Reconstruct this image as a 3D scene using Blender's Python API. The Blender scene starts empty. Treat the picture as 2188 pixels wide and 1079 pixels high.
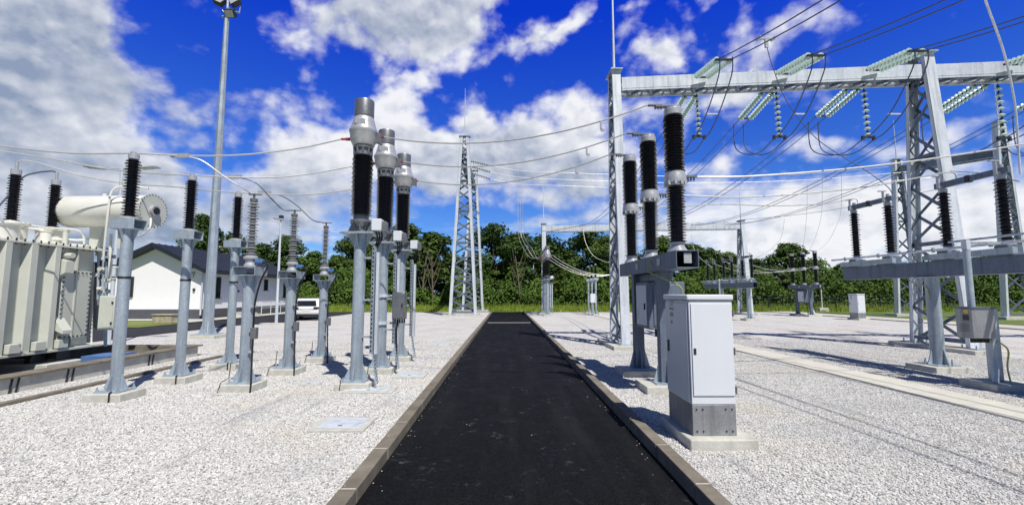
import bpy, bmesh, math, random
from mathutils import Vector, Matrix, Euler
R = math.radians
random.seed(7)
scene = bpy.context.scene
COL = scene.collection

# ------------------------------------------------------------------ camera
F_PX, IMG_W, IMG_H = 960.0, 2188.0, 1079.0
PITCH, YAW, CAM_H = math.atan(88 / 960.0), math.atan(13 / 960.0), 1.7
cam_d = bpy.data.cameras.new("camera")
cam = bpy.data.objects.new("camera", cam_d)
COL.objects.link(cam)
cam_d.sensor_width = 36.0
cam_d.lens = 36.0 * F_PX / IMG_W
cam_d.clip_start, cam_d.clip_end = 0.05, 6000
cam.location = (0, 0, CAM_H)
cam.rotation_euler = Euler((math.pi / 2 + PITCH, 0, -YAW), 'XYZ')
scene.camera = cam
ROT = cam.rotation_euler.to_matrix()


def ray(px, py):
    return ROT @ Vector(((px - IMG_W / 2) / F_PX, -(py - IMG_H / 2) / F_PX, -1.0))


def G(px, py, z=0.0):
    d = ray(px, py); t = (z - CAM_H) / d.z
    return Vector((d.x * t, d.y * t, z))


def PY(px, py, Y):
    d = ray(px, py); t = Y / d.y
    return Vector((d.x * t, Y, CAM_H + d.z * t))


def PX(px, py, X):
    d = ray(px, py); t = X / d.x
    return Vector((X, d.y * t, CAM_H + d.z * t))


# ------------------------------------------------------------------ light
SUN_AZ, SUN_EL = R(28), R(56)       # shadows fall forward and to -X
sun_dir = Vector((math.sin(SUN_AZ) * math.cos(SUN_EL), -math.cos(SUN_AZ) * math.cos(SUN_EL), math.sin(SUN_EL)))
sd = bpy.data.lights.new("sun", 'SUN'); sd.energy = 5.0; sd.angle = R(0.5); sd.color = (1.0, 0.94, 0.855)
so = bpy.data.objects.new("sun", sd); COL.objects.link(so)
so.rotation_euler = (-sun_dir).to_track_quat('-Z', 'Y').to_euler()
scene.view_settings.view_transform = 'Standard'
scene.view_settings.look = 'None'
scene.view_settings.exposure = 0.0
scene.view_settings.gamma = 1.0
scene.cycles.max_bounces = 5
scene.cycles.transparent_max_bounces = 6

# ------------------------------------------------------------------ node helpers


class NT:
    def __init__(s, tree):
        s.t = tree; s.n = tree.nodes; s.l = tree.links

    def node(s, kind, **kw):
        n = s.n.new(kind)
        for k, v in kw.items():
            setattr(n, k, v)
        return n

    def put(s, sock, v):
        if hasattr(v, 'is_output') or isinstance(v, bpy.types.NodeSocket):
            s.l.new(v, sock)
        else:
            sock.default_value = v

    def math(s, op, a, b=0.0, c=None, clamp=False):
        n = s.node('ShaderNodeMath', operation=op, use_clamp=clamp)
        s.put(n.inputs[0], a); s.put(n.inputs[1], b)
        if c is not None: s.put(n.inputs[2], c)
        return n.outputs[0]

    def vmath(s, op, a, b=None, scale=None):
        n = s.node('ShaderNodeVectorMath', operation=op)
        s.put(n.inputs[0], a)
        if b is not None: s.put(n.inputs[1], b)
        if scale is not None: s.put(n.inputs['Scale'], scale)
        return n.outputs[0]

    def noise(s, vec, scale, detail=4, rough=0.5, dist=0.0):
        n = s.node('ShaderNodeTexNoise')
        if vec is not None: s.put(n.inputs['Vector'], vec)
        n.inputs['Scale'].default_value = scale; n.inputs['Detail'].default_value = detail
        n.inputs['Roughness'].default_value = rough; n.inputs['Distortion'].default_value = dist
        return n.outputs['Fac']

    def mapr(s, v, a, b, c=0.0, d=1.0, smooth=False):
        n = s.node('ShaderNodeMapRange')
        if smooth: n.interpolation_type = 'SMOOTHSTEP'
        s.put(n.inputs[0], v); s.put(n.inputs[1], a); s.put(n.inputs[2], b); s.put(n.inputs[3], c); s.put(n.inputs[4], d)
        return n.outputs[0]

    def mix(s, f, a, b, blend='MIX'):
        n = s.node('ShaderNodeMix', data_type='RGBA', blend_type=blend)
        s.put(n.inputs[0], f)
        s.put(n.inputs[6], a if not isinstance(a, tuple) else (*a[:3], 1)); s.put(n.inputs[7], b if not isinstance(b, tuple) else (*b[:3], 1))
        return n.outputs[2]


# ------------------------------------------------------------------ sky
world = bpy.data.worlds.new("World"); scene.world = world
world.use_nodes = True
W = NT(world.node_tree)
W.n.clear()
sky = W.node('ShaderNodeTexSky', sky_type='NISHITA')
sky.sun_disc = False
sky.sun_elevation = SUN_EL
sky.sun_rotation = math.atan2(sun_dir.x, sun_dir.y)
sky.air_density = 1.0; sky.dust_density = 0.3; sky.ozone_density = 2.5
tc = W.node('ShaderNodeTexCoord')
sep = W.node('ShaderNodeSeparateXYZ'); W.l.new(tc.outputs['Generated'], sep.inputs[0])
dx, dy, dz = sep.outputs
az = W.math('ARCTAN2', dx, dy)
el = W.math('ARCSINE', dz)
dzc = W.math('ADD', W.math('MAXIMUM', dz, 0.0), 0.16)
flat = W.node('ShaderNodeCombineXYZ')
W.l.new(W.math('DIVIDE', dx, dzc), flat.inputs[0]); W.l.new(W.math('DIVIDE', dy, dzc), flat.inputs[1])
flatv = flat.outputs[0]
# billow space: azimuth/elevation with vertical stretch, plus a flattened layer for the streaks near the horizon
ae = W.node('ShaderNodeCombineXYZ'); W.l.new(az, ae.inputs[0]); W.l.new(W.math('MULTIPLY', el, 1.35), ae.inputs[1])
aev = ae.outputs[0]
# (px, py, rx_deg, ry_deg, rot_deg, density, greyness) measured on the photograph, kept as directions in the sky
CLOUDS = [
    (60, 60, 15, 9, 0, 1.0, .50), (210, 60, 9, 7, 0, 1.0, .35), (90, 200, 14, 8, 0, 1.0, .75), (290, 120, 5, 5, 0, .75, .1), (330, 195, 6.5, 4.5, -12, 1.0, .15), (240, 270, 8, 4.5, 0, .9, .5),
    (60, 380, 14, 6, 0, .95, .85), (250, 400, 10, 4.5, 0, .85, .8), (350, 420, 7, 3.5, 0, .75, .6), (480, 470, 9, 2.4, 0, .7, .35), (150, 480, 12, 3, 0, .6, .5), (500, 305, 5.5, 3.2, 10, .9, .05), (430, 385, 9, 3.0, 0, .78, .7),
    (610, 320, 7, 4.5, 10, 1.0, .15), (590, 420, 11, 3.2, 0, .88, .6), (640, 160, 4.5, 1.5, 60, .46, .2), (660, 235, 4, 2.5, 40, .55, .2),
    (830, 15, 10, 4.2, 0, 1.0, .35), (990, 25, 7.5, 4.0, 0, .95, .5), (900, 80, 8, 2.4, 0, .9, .7), (690, 60, 3.5, 4.5, 40, .62, .3), (590, 90, 3.0, 1.2, 40, .5, .1),
    (840, 215, 4.5, 2.6, 35, 1.0, .0), (770, 290, 6, 3.6, 0, .95, .2), (905, 155, 3.2, 1.8, 50, .8, .05), (1010, 235, 4.5, 2.2, -10, .9, .05), (930, 300, 10, 3.6, 0, .98, .45),
    (1110, 300, 11, 3.4, 6, .98, .35), (1240, 240, 5.5, 4.0, 25, 1.0, .05), (1180, 370, 13, 2.6, 3, .85, .65), (1010, 140, 2.2, 1.6, 20, .6, .1), (1150, 240, 3, 2, 30, .6, .1),
    (1100, 105, 5.5, 1.6, 26, .78, .12), (1190, 70, 4.5, 1.4, 32, .72, .1), (1245, 20, 4, 1.1, 50, .6, .1), (1410, 100, 3.2, 1.4, 10, .80, .1), (1440, 55, 5, 1.0, 24, .52, .1), (1340, 70, 4, 1.0, 18, .5, .1), (1380, 5, 6, .9, 10, .45, .1),
    (1490, 130, 3.0, 1.5, 20, .5, .2), (1600, 50, 4, 1.5, 30, .60, .1), (1730, 60, 6, 2.0, 40, .66, .15), (1800, 85, 3, 1.6, 30, .6, .1), (1640, 130, 8, 2.6, 15, .62, .2),
    (1960, 80, 3.0, .7, 42, .9, .0), (1420, 240, 9, 3, 6, .66, .5), (1560, 180, 6, 1.8, 20, .6, .2), (1830, 300, 9, 1.3, 4, .52, .1), (2080, 320, 9, 1.6, 4, .5, .1),
    (1480, 410, 12, 2.2, 4, .58, .45), (1720, 420, 15, 2.2, 4, .66, .2), (2000, 420, 15, 2.0, 4, .72, .1), (2000, 520, 18, 2.6, 2, .9, .05), (1700, 520, 14, 2.2, 0, .72, .2), (1900, 470, 16, 2.0, 0, .72, .15),
    (1480, 10, 4, 1.5, 20, .55, .1), (1660, 90, 4, 2.2, 40, .62, .15), (1780, 40, 3.5, 2.5, 60, .6, .1), (1560, 110, 3, 1.3, 25, .5, .1), (1700, 180, 7, 1.4, 5, .5, .2), (1130, 150, 3, 1.2, 20, .5, .1), (560, 40, 3, 1.0, 60, .45, .1), (640, 95, 3, 1.5, 20, .55, .2), (1210, 45, 4, 1.3, 40, .7, .1), (1840, 200, 8, 1.0, 3, .4, .1), (1600, 350, 10, 1.2, 5, .48, .2), (2060, 250, 8, 1.0, 8, .42, .1),
    (700, 400, 8, 2.6, 0, .7, .6), (960, 400, 6, 2.4, 10, .6, .5), (1000, 350, 10, 2.5, 5, .8, .6), (1280, 330, 8, 3.0, 10, .8, .4), (1230, 420, 7, 1.6, 4, .6, .6), (700, 340, 6, 2.5, 0, .7, .4),
    (1140, 470, 8, 1.4, 6, .55, .7), (1400, 480, 16, 2.0, 0, .45, .2), (700, 470, 14, 1.2, 0, .3, .3), (1130, 415, 10, 1.5, 3, .5, .6),
]
CLEAR = [(470, 130, 5.0, 13, 0, 1.0), (400, 40, 3.5, 4, 0, .9), (735, 165, 4, 3.0, 30, .8), (1180, 160, 6.5, 2.4, 25, .95), (1700, 150, 3, 2.5, 60, .5), (1660, 30, 1.2, 4, -20, .6), (930, 240, 1.6, 2.0, 0, .5), (1280, 110, 3, 5, 0, .55), (1100, 170, 6, 1.4, 0, .8), (1500, 90, 2.0, 1.2, 0, .5), (1900, 30, 4, 5, 0, .8), (2090, 100, 9, 5, 0, .9), (960, 205, 2, 1, 30, .5), (1060, 455, 6, 1.6, 0, .6), (450, 340, 3, 1.0, 0, .4)]
wn = W.node('ShaderNodeTexNoise'); wn.inputs['Scale'].default_value = 6.0; wn.inputs['Detail'].default_value = 6.0
W.l.new(aev, wn.inputs['Vector'])
warp = W.vmath('SCALE', W.vmath('SUBTRACT', wn.outputs['Color'], (.5, .5, .5)), scale=0.20)
wsep = W.node('ShaderNodeSeparateXYZ'); W.l.new(warp, wsep.inputs[0])
azw = W.math('ADD', az, wsep.outputs[0]); elw = W.math('ADD', el, W.math('MULTIPLY', wsep.outputs[1], .7))


def blob(px, py, rx, ry, rot, k):
    d = ray(px, py).normalized()
    a0 = math.atan2(d.x, d.y); e0 = math.asin(d.z)
    ca, sa = math.cos(R(rot)), math.sin(R(rot))
    u = W.math('SUBTRACT', azw, a0); v = W.math('SUBTRACT', elw, e0)
    p = W.math('ADD', W.math('MULTIPLY', u, ca / R(rx)), W.math('MULTIPLY', v, sa / R(rx)))
    q = W.math('ADD', W.math('MULTIPLY', u, -sa / R(ry)), W.math('MULTIPLY', v, ca / R(ry)))
    r2 = W.math('ADD', W.math('MULTIPLY', p, p), W.math('MULTIPLY', q, q))
    return W.math('EXPONENT', W.math('MULTIPLY', r2, -k))


hole = grey = gsum = None
for (px, py, rx, ry, rot, dd, gg) in CLOUDS:
    g = blob(px, py, rx, ry, rot, 1.0)
    inv = W.math('MULTIPLY_ADD', g, -dd * .98, 1.0)
    hole = inv if hole is None else W.math('MULTIPLY', hole, inv)
    grey = W.math('MULTIPLY_ADD', g, dd * gg, grey if grey is not None else 0.0)
    gsum = W.math('MULTIPLY_ADD', g, dd, gsum if gsum is not None else 0.0)
dens = W.math('SUBTRACT', 1.0, hole)
for c in CLEAR:
    dens = W.math('MULTIPLY', dens, W.math('MULTIPLY_ADD', blob(*c[:5], 1.0), -c[5], 1.0))
behind = W.mapr(W.math('ABSOLUTE', az), 1.0, 1.5, 0.0, 0.12, True)      # the rest of the sky: scattered cumulus, thinned to lower the ambient fill
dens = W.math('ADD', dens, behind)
dens = W.math('ADD', dens, W.math('MULTIPLY', W.math('MAXIMUM', W.math('SUBTRACT', dens, .72), 0.0), 1.5))


def billow(vec):
    """cauliflower relief: fractal noise plus inverted smooth cells"""
    n = W.noise(vec, 7.5, 7, .60, .12)
    vo = W.node('ShaderNodeTexVoronoi'); vo.feature = 'F1'
    vo.inputs['Scale'].default_value = 15; vo.inputs['Detail'].default_value = 2.0; vo.inputs['Roughness'].default_value = .5
    W.l.new(W.vmath('ADD', vec, W.vmath('SCALE', warp, scale=.35)), vo.inputs['Vector'])
    return W.math('ADD', W.math('MULTIPLY', n, .80), W.math('MULTIPLY', W.math('SUBTRACT', .92, vo.outputs['Distance']), .26))


n1 = billow(aev)
n2 = W.noise(flatv, 1.9, 9, .62, .2)
lowk = W.mapr(el, .10, .24, 0, 1, True)
nnv = W.math('ADD', W.math('MULTIPLY', n1, lowk), W.math('MULTIPLY', n2, W.math('SUBTRACT', 1.0, lowk)))
body = W.math('ADD', dens, W.math('MULTIPLY', W.math('SUBTRACT', nnv, .5), 2.2))
cover = W.mapr(body, .04, .88, 0, 1, True)
n3 = billow(W.vmath('ADD', aev, (0.010, 0.024, 0)))
relief = W.math('SUBTRACT', n1, n3)
n4 = W.noise(aev, 3.4, 4, .5)
gf = W.math('DIVIDE', grey, W.math('ADD', gsum, .15))
shade = W.math('ADD', W.math('MULTIPLY', gf, 1.25), W.math('MULTIPLY', relief, -2.0))
shade = W.math('ADD', shade, W.math('MULTIPLY', W.math('SUBTRACT', n4, .5), 2.4))
shade = W.math('SUBTRACT', shade, W.mapr(body, .5, 1.1, .25, 0))
shade = W.mapr(shade, -.10, 1.0, 0, 1)
ccol = W.mix(shade, (.94, .95, .98), (.29, .36, .50))
# blue: the physical sky, pushed inside the view to the deep saturated blue of the photograph
hs = W.node('ShaderNodeHueSaturation'); hs.inputs['Saturation'].default_value = 1.25; hs.inputs['Value'].default_value = 1.0
W.l.new(sky.outputs[0], hs.inputs['Color'])
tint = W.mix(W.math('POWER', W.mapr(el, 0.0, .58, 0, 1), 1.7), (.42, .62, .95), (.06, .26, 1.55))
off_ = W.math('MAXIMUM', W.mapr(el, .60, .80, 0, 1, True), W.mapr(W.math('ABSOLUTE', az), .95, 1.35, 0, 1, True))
tint = W.mix(off_, tint, (.20, .27, .42))  # sky outside the view dimmed and greyed to cut the blue fill light
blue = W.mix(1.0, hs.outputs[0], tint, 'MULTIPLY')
# clouds are in units of the background strength
SKY_K = 0.13
cl = W.vmath('SCALE', ccol, scale=0.98 / SKY_K)
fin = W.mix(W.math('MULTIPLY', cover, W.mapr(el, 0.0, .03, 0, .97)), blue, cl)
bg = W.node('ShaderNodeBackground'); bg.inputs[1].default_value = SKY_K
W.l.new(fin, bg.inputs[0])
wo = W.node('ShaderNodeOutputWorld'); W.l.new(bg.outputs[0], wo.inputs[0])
world.cycles.sampling_method = 'MANUAL'; world.cycles.sample_map_resolution = 512

# ------------------------------------------------------------------ materials


def new_mat(name):
    m = bpy.data.materials.new(name); m.use_nodes = True
    t = NT(m.node_tree); b = t.n['Principled BSDF']
    return m, t, b


def plain(name, col, rough=.5, metal=0.0, var=.12, vscale=6.0, bump=0.0, bscale=60.0, spec=.5, dirt=None, coat=0):
    m, t, b = new_mat(name)
    tcn = t.node('ShaderNodeTexCoord'); v = tcn.outputs['Object']
    n = t.noise(v, vscale, 6, .6)
    c = t.mix(t.mapr(n, .3, .7), tuple(x * (1 - var) for x in col), tuple(min(1, x * (1 + var)) for x in col))
    if dirt:
        n2 = t.noise(v, vscale * .35, 8, .7, .3)
        c = t.mix(t.mapr(n2, .52, .75, 0, .6), c, dirt)
    t.put(b.inputs['Base Color'], c)
    t.put(b.inputs['Roughness'], t.mapr(t.noise(v, vscale * 2.3, 4), .3, .7, max(.02, rough - .07), min(1, rough + .07)))
    b.inputs['Metallic'].default_value = metal
    b.inputs['Specular IOR Level'].default_value = spec
    if coat: b.inputs['Coat Weight'].default_value = coat
    if bump:
        bn = t.node('ShaderNodeBump'); bn.inputs['Strength'].default_value = bump; bn.inputs['Distance'].default_value = .01
        t.put(bn.inputs['Height'], t.noise(v, bscale, 5, .6)); t.put(b.inputs['Normal'], bn.outputs[0])
    return m


def galv_mat(name, lo, hi, rough=.45, metal=.35, sc=9.0):
    m, t, b = new_mat(name)
    v = t.node('ShaderNodeTexCoord').outputs['Object']
    vo = t.node('ShaderNodeTexVoronoi'); vo.inputs['Scale'].default_value = sc * 4; t.put(vo.inputs['Vector'], v)
    s = t.node('ShaderNodeSeparateColor'); t.l.new(vo.outputs['Color'], s.inputs[0])
    n = t.noise(v, sc * .35, 6, .65)
    f = t.math('ADD', t.math('MULTIPLY', s.outputs[0], .45), t.mapr(n, .3, .7, 0, .55))
    st = t.node('ShaderNodeMapping'); st.inputs['Scale'].default_value = (7, 7, .45); t.put(st.inputs[0], v)
    n2 = t.noise(st.outputs[0], 1.0, 5, .6)
    c = t.mix(f, lo, hi)
    c = t.mix(t.mapr(n2, .48, .70, 0, .65), c, tuple(x * .6 for x in lo))
    n3 = t.noise(v, 26, 3, .5)
    c = t.mix(t.mapr(n3, .66, .74, 0, .35), c, (.20, .17, .14))
    t.put(b.inputs['Base Color'], c)
    t.put(b.inputs['Roughness'], t.mapr(n, .3, .7, rough - .08, rough + .1))
    b.inputs['Metallic'].default_value = metal
    return m


M = {}
M['galv'] = galv_mat('galvanised steel', (.33, .395, .46), (.50, .585, .66))
M['galv_new'] = galv_mat('bright galvanised steel', (.58, .64, .70), (.74, .79, .84), .4, .12, 5)
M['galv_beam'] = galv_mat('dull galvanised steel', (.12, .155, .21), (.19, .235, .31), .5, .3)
M['steel_dark'] = plain('dark steel', (.045, .05, .055), .45, .5, .2)
M['alu'] = plain('cast aluminium', (.50, .515, .53), .35, .35, .1, 12, .15)
M['alu_dark'] = plain('grey aluminium', (.22, .232, .245), .4, .55, .12, 12, .1)
M['wire_light'] = plain('bright aluminium conductor', (.55, .56, .55), .4, .3, .06)
M['wire_dark'] = plain('weathered and backlit conductor', (.10, .12, .17), .5, .4, .15)
M['porcelain'] = plain('dark brown porcelain', (.013, .010, .010), .16, 0, .3, 4, spec=.6)
M['silicone'] = plain('grey insulator', (.29, .305, .32), .4, 0, .12, 8)
M['glass'] = plain('pale green toughened glass', (.52, .68, .64), .08, 0, .1, 10, spec=.9)
M['cream'] = plain('cream grey enamel', (.58, .61, .545), .38, 0, .05, 2.5, dirt=(.50, .50, .42), spec=.45)
M['cream_light'] = plain('light cream enamel', (.76, .765, .70), .32, 0, .04, 2.5, spec=.5)
M['cabinet'] = plain('light grey powder coat', (.70, .74, .785), .42, 0, .02, 2, .05, 400)
M['cabinet_side'] = M['cabinet']
M['stainless'] = plain('brushed stainless steel', (.34, .35, .36), .32, .8, .1, 4)
M['zinc'] = galv_mat('zinc plinth steel', (.27, .285, .30), (.40, .415, .43), .42, .45, 14)
M['concrete'] = plain('pale concrete', (.54, .54, .49), .85, 0, .16, 6, .6, 40, .2, dirt=(.34, .32, .26))
M['concrete_old'] = plain('weathered brown concrete', (.205, .185, .15), .9, 0, .25, 3.5, .5, 50, .2, dirt=(.11, .092, .068))
M['concrete_duct'] = plain('duct cover concrete', (.60, .59, .52), .85, 0, .1, 4, .3, 40, .2, dirt=(.47, .46, .40))
M['black'] = plain('black rubber', (.012, .012, .014), .5, 0, .1)
M['red'] = plain('red oxide terminal', (.35, .03, .03), .5, 0, .2)
M['blue_part'] = plain('blue terminal', (.08, .18, .42), .45, 0, .1)
M['wall_white'] = plain('white render', (.93, .94, .96), .8, 0, .02, 2, .1, 120, .2)
M['roof'] = plain('anthracite roof sheet', (.028, .034, .046), .45, .2, .12, 2)
M['plinth'] = plain('dark grey plinth render', (.09, .095, .11), .8, 0, .12, 3, .2)
M['window'] = plain('dark window glass', (.012, .016, .022), .06, 0, .1, spec=.8)
M['frame_dark'] = plain('dark window frame', (.03, .032, .036), .4)
M['car_paint'] = plain('white car paint', (.82, .83, .84), .2, 0, .01, spec=.6, coat=.6)
M['car_dark'] = plain('dark car trim', (.02, .02, .022), .35)
M['car_red'] = plain('tail lamp red', (.16, .015, .015), .15)
M['car_black_lens'] = plain('dark tail lamp', (.03, .01, .012), .12)
M['tyre'] = plain('tyre rubber', (.02, .02, .02), .8)
M['sticker'] = plain('white sticker', (.75, .75, .72), .5, 0, .02)
M['yellow'] = plain('yellow sticker', (.70, .52, .06), .5, 0, .02)
M['ink'] = plain('dark ink', (.04, .045, .05), .6)
M['lens'] = plain('lamp lens', (.45, .47, .48), .1, 0, .05, spec=.8)
M['stone_block'] = plain('buff stone block', (.40, .36, .27), .9, 0, .3, 6, .6)
M['bark'] = plain('grey brown bark', (.15, .13, .10), .9, 0, .35, 6, .8, 20, .1)
M['bark_pale'] = plain('pale bark', (.24, .22, .18), .9, 0, .3, 6, .8, 20, .1)
M['wire_yellow'] = plain('yellow green earth wire', (.42, .46, .16), .5, 0, .1)
M['paint_white'] = plain('worn white road paint', (.62, .62, .60), .7, 0, .2, 12)
M['oxide_concrete'] = plain('pit floor', (.09, .088, .08), .95, 0, .3, 3, .6, 30)


def gravel_mat():
    m, t, b = new_mat('crushed limestone gravel')
    v = t.node('ShaderNodeTexCoord').outputs['Object']
    vo = t.node('ShaderNodeTexVoronoi'); vo.inputs['Scale'].default_value = 34; t.put(vo.inputs['Vector'], v)
    s = t.node('ShaderNodeSeparateColor'); t.l.new(vo.outputs['Color'], s.inputs[0])
    ramp = t.node('ShaderNodeValToRGB'); cr = ramp.color_ramp
    cr.elements[0].position = 0; cr.elements[0].color = (.36, .36, .36, 1)
    cr.elements[1].position = 1; cr.elements[1].color = (.90, .89, .86, 1)
    e = cr.elements.new(.12); e.color = (.60, .60, .58, 1)
    e = cr.elements.new(.35); e.color = (.76, .75, .73, 1)
    e = cr.elements.new(.7); e.color = (.84, .83, .80, 1)
    t.put(ramp.inputs[0], s.outputs[0])
    gap = t.mapr(vo.outputs['Distance'], .5, .9, 0, .2, True)
    c = t.mix(gap, ramp.outputs[0], (.10, .10, .11))
    big = t.noise(v, .55, 5, .6)
    c = t.mix(t.mapr(big, .35, .7, 0, .14), c, (.42, .42, .42))
    c = t.mix(t.mapr(t.noise(v, .23, 4, .6), .5, .75, 0, .3), c, (.66, .60, .50))
    c = t.mix(t.mapr(t.noise(v, .8, 5, .6), .48, .70, 0, .38), c, (.40, .41, .42))
    c = t.mix(t.mapr(t.noise(v, .45, 4, .6, .3), .54, .72, 0, .40), c, (.58, .50, .38))
    c = t.mix(1.0, c, (.80, .80, .80), 'MULTIPLY')
    t.put(b.inputs['Base Color'], c)
    b.inputs['Roughness'].default_value = .9; b.inputs['Specular IOR Level'].default_value = .2
    bn = t.node('ShaderNodeBump'); bn.inputs['Strength'].default_value = .35; bn.inputs['Distance'].default_value = .015
    t.put(bn.inputs['Height'], t.math('SUBTRACT', s.outputs[1], t.math('MULTIPLY', vo.outputs['Distance'], 1.5)))
    t.put(b.inputs['Normal'], bn.outputs[0])
    return m


M['gravel'] = gravel_mat()


def stone_mat():
    m, t, b = new_mat('limestone chip')
    a = t.node('ShaderNodeAttribute'); a.attribute_type = 'INSTANCER'; a.attribute_name = 'tone'
    ramp = t.node('ShaderNodeValToRGB'); cr = ramp.color_ramp
    cr.elements[0].position = 0; cr.elements[0].color = (.13, .14, .16, 1)
    cr.elements[1].position = 1; cr.elements[1].color = (.86, .85, .82, 1)
    for p, q in ((.08, .26), (.22, .48), (.5, .62), (.8, .71)):
        e = cr.elements.new(p); e.color = (q * .975, q * .985, q * .965, 1)
    t.put(ramp.inputs[0], a.outputs['Fac'])
    v = t.node('ShaderNodeTexCoord').outputs['Object']
    g_ = t.node('ShaderNodeNewGeometry'); wp = g_.outputs['Position']
    c = t.mix(.15, ramp.outputs[0], (.56, .55, .52))
    c = t.mix(t.mapr(t.noise(wp, .8, 5, .6), .48, .70, 0, .38), c, (.40, .41, .42))
    c = t.mix(t.mapr(t.noise(wp, .45, 4, .6, .3), .54, .72, 0, .40), c, (.58, .50, .38))
    mp_ = t.node('ShaderNodeMapping'); mp_.inputs['Scale'].default_value = (3.2, .22, 1); mp_.inputs['Rotation'].default_value = (0, 0, .18); t.put(mp_.inputs[0], wp)
    c = t.mix(t.mapr(t.noise(mp_.outputs[0], 1.0, 4, .55), .60, .72, 0, .55), c, (.24, .25, .28))
    sx_ = t.node('ShaderNodeSeparateXYZ'); t.put(sx_.inputs[0], wp)
    c = t.mix(t.mapr(sx_.outputs[0], 1.5, 3.0, 0, .12, True), c, (.42, .43, .44))
    t.put(b.inputs['Base Color'], c)
    b.inputs['Roughness'].default_value = .85; b.inputs['Specular IOR Level'].default_value = .25
    return m


M['stone'] = stone_mat()


def asphalt_mat():
    m, t, b = new_mat('fresh asphalt')
    v = t.node('ShaderNodeTexCoord').outputs['Object']
    vo = t.node('ShaderNodeTexVoronoi'); vo.inputs['Scale'].default_value = 95; t.put(vo.inputs['Vector'], v)
    s = t.node('ShaderNodeSeparateColor'); t.l.new(vo.outputs['Color'], s.inputs[0])
    c = t.mix(t.mapr(s.outputs[0], .2, 1.0, 0, 1), (.0035, .0038, .0045), (.012, .013, .015))
    st = t.node('ShaderNodeMapping'); st.inputs['Scale'].default_value = (1.6, .16, 1); t.put(st.inputs[0], v)
    c = t.mix(t.mapr(t.noise(st.outputs[0], 1.5, 6, .65), .48, .72, 0, .7), c, (.018, .019, .021))
    sp = t.noise(v, 6, 8, .78, .2)
    patch = t.mapr(t.noise(v, 1.1, 3, .5), .44, .62, 0, 1)
    c = t.mix(t.math('MULTIPLY', t.mapr(sp, .57, .66, 0, 1.0), patch), c, (.075, .08, .088))
    t.put(b.inputs['Base Color'], c)
    t.put(b.inputs['Roughness'], t.mapr(t.noise(v, 3, 5), .3, .7, .62, .85))
    b.inputs['Specular IOR Level'].default_value = .10
    bn = t.node('ShaderNodeBump'); bn.inputs['Strength'].default_value = .45; bn.inputs['Distance'].default_value = .005
    t.put(bn.inputs['Height'], s.outputs[1]); t.put(b.inputs['Normal'], bn.outputs[0])
    return m


M['asphalt'] = asphalt_mat()
M['asphalt_side'] = plain('side road asphalt', (.035, .036, .042), .8, 0, .25, 2, .3, 80, .2)


def green(name, a, b_, sc=.8, rough=.6, trans=True):
    m, t, b = new_mat(name)
    v = t.node('ShaderNodeTexCoord').outputs['Object']
    n = t.noise(v, sc, 5, .6); n2 = t.noise(v, sc * 9, 2, .5)
    f = t.math('ADD', t.mapr(n, .35, .65, 0, .7), t.mapr(n2, .3, .7, 0, .3))
    c = t.mix(f, a, b_)
    oi = t.node('ShaderNodeObjectInfo')
    h = t.node('ShaderNodeHueSaturation'); t.put(h.inputs['Color'], c)
    t.put(h.inputs['Hue'], t.mapr(oi.outputs['Random'], 0, 1, .485, .51)); t.put(h.inputs['Value'], t.mapr(oi.outputs['Random'], 0, 1, 1.15, .85))
    t.put(b.inputs['Base Color'], h.outputs[0])
    b.inputs['Roughness'].default_value = rough; b.inputs['Specular IOR Level'].default_value = .25
    return m


M['leaf_dark'] = green('dark leaves', (.018, .044, .009), (.075, .135, .022), .7)
M['leaf_mid'] = green('mid green leaves', (.028, .070, .011), (.105, .175, .028), .9)
M['leaf_light'] = green('grey green leaves', (.06, .095, .035), (.16, .20, .09), 1.2)
M['leaf_bush'] = green('undergrowth leaves', (.028, .070, .009), (.115, .195, .024), .5)
M['grass_blade'] = green('grass blades', (.12, .20, .02), (.28, .37, .06), .4)
M['grass_ground'] = green('grass ground', (.085, .145, .018), (.21, .25, .06), .3)

# ------------------------------------------------------------------ mesh builder


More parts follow.
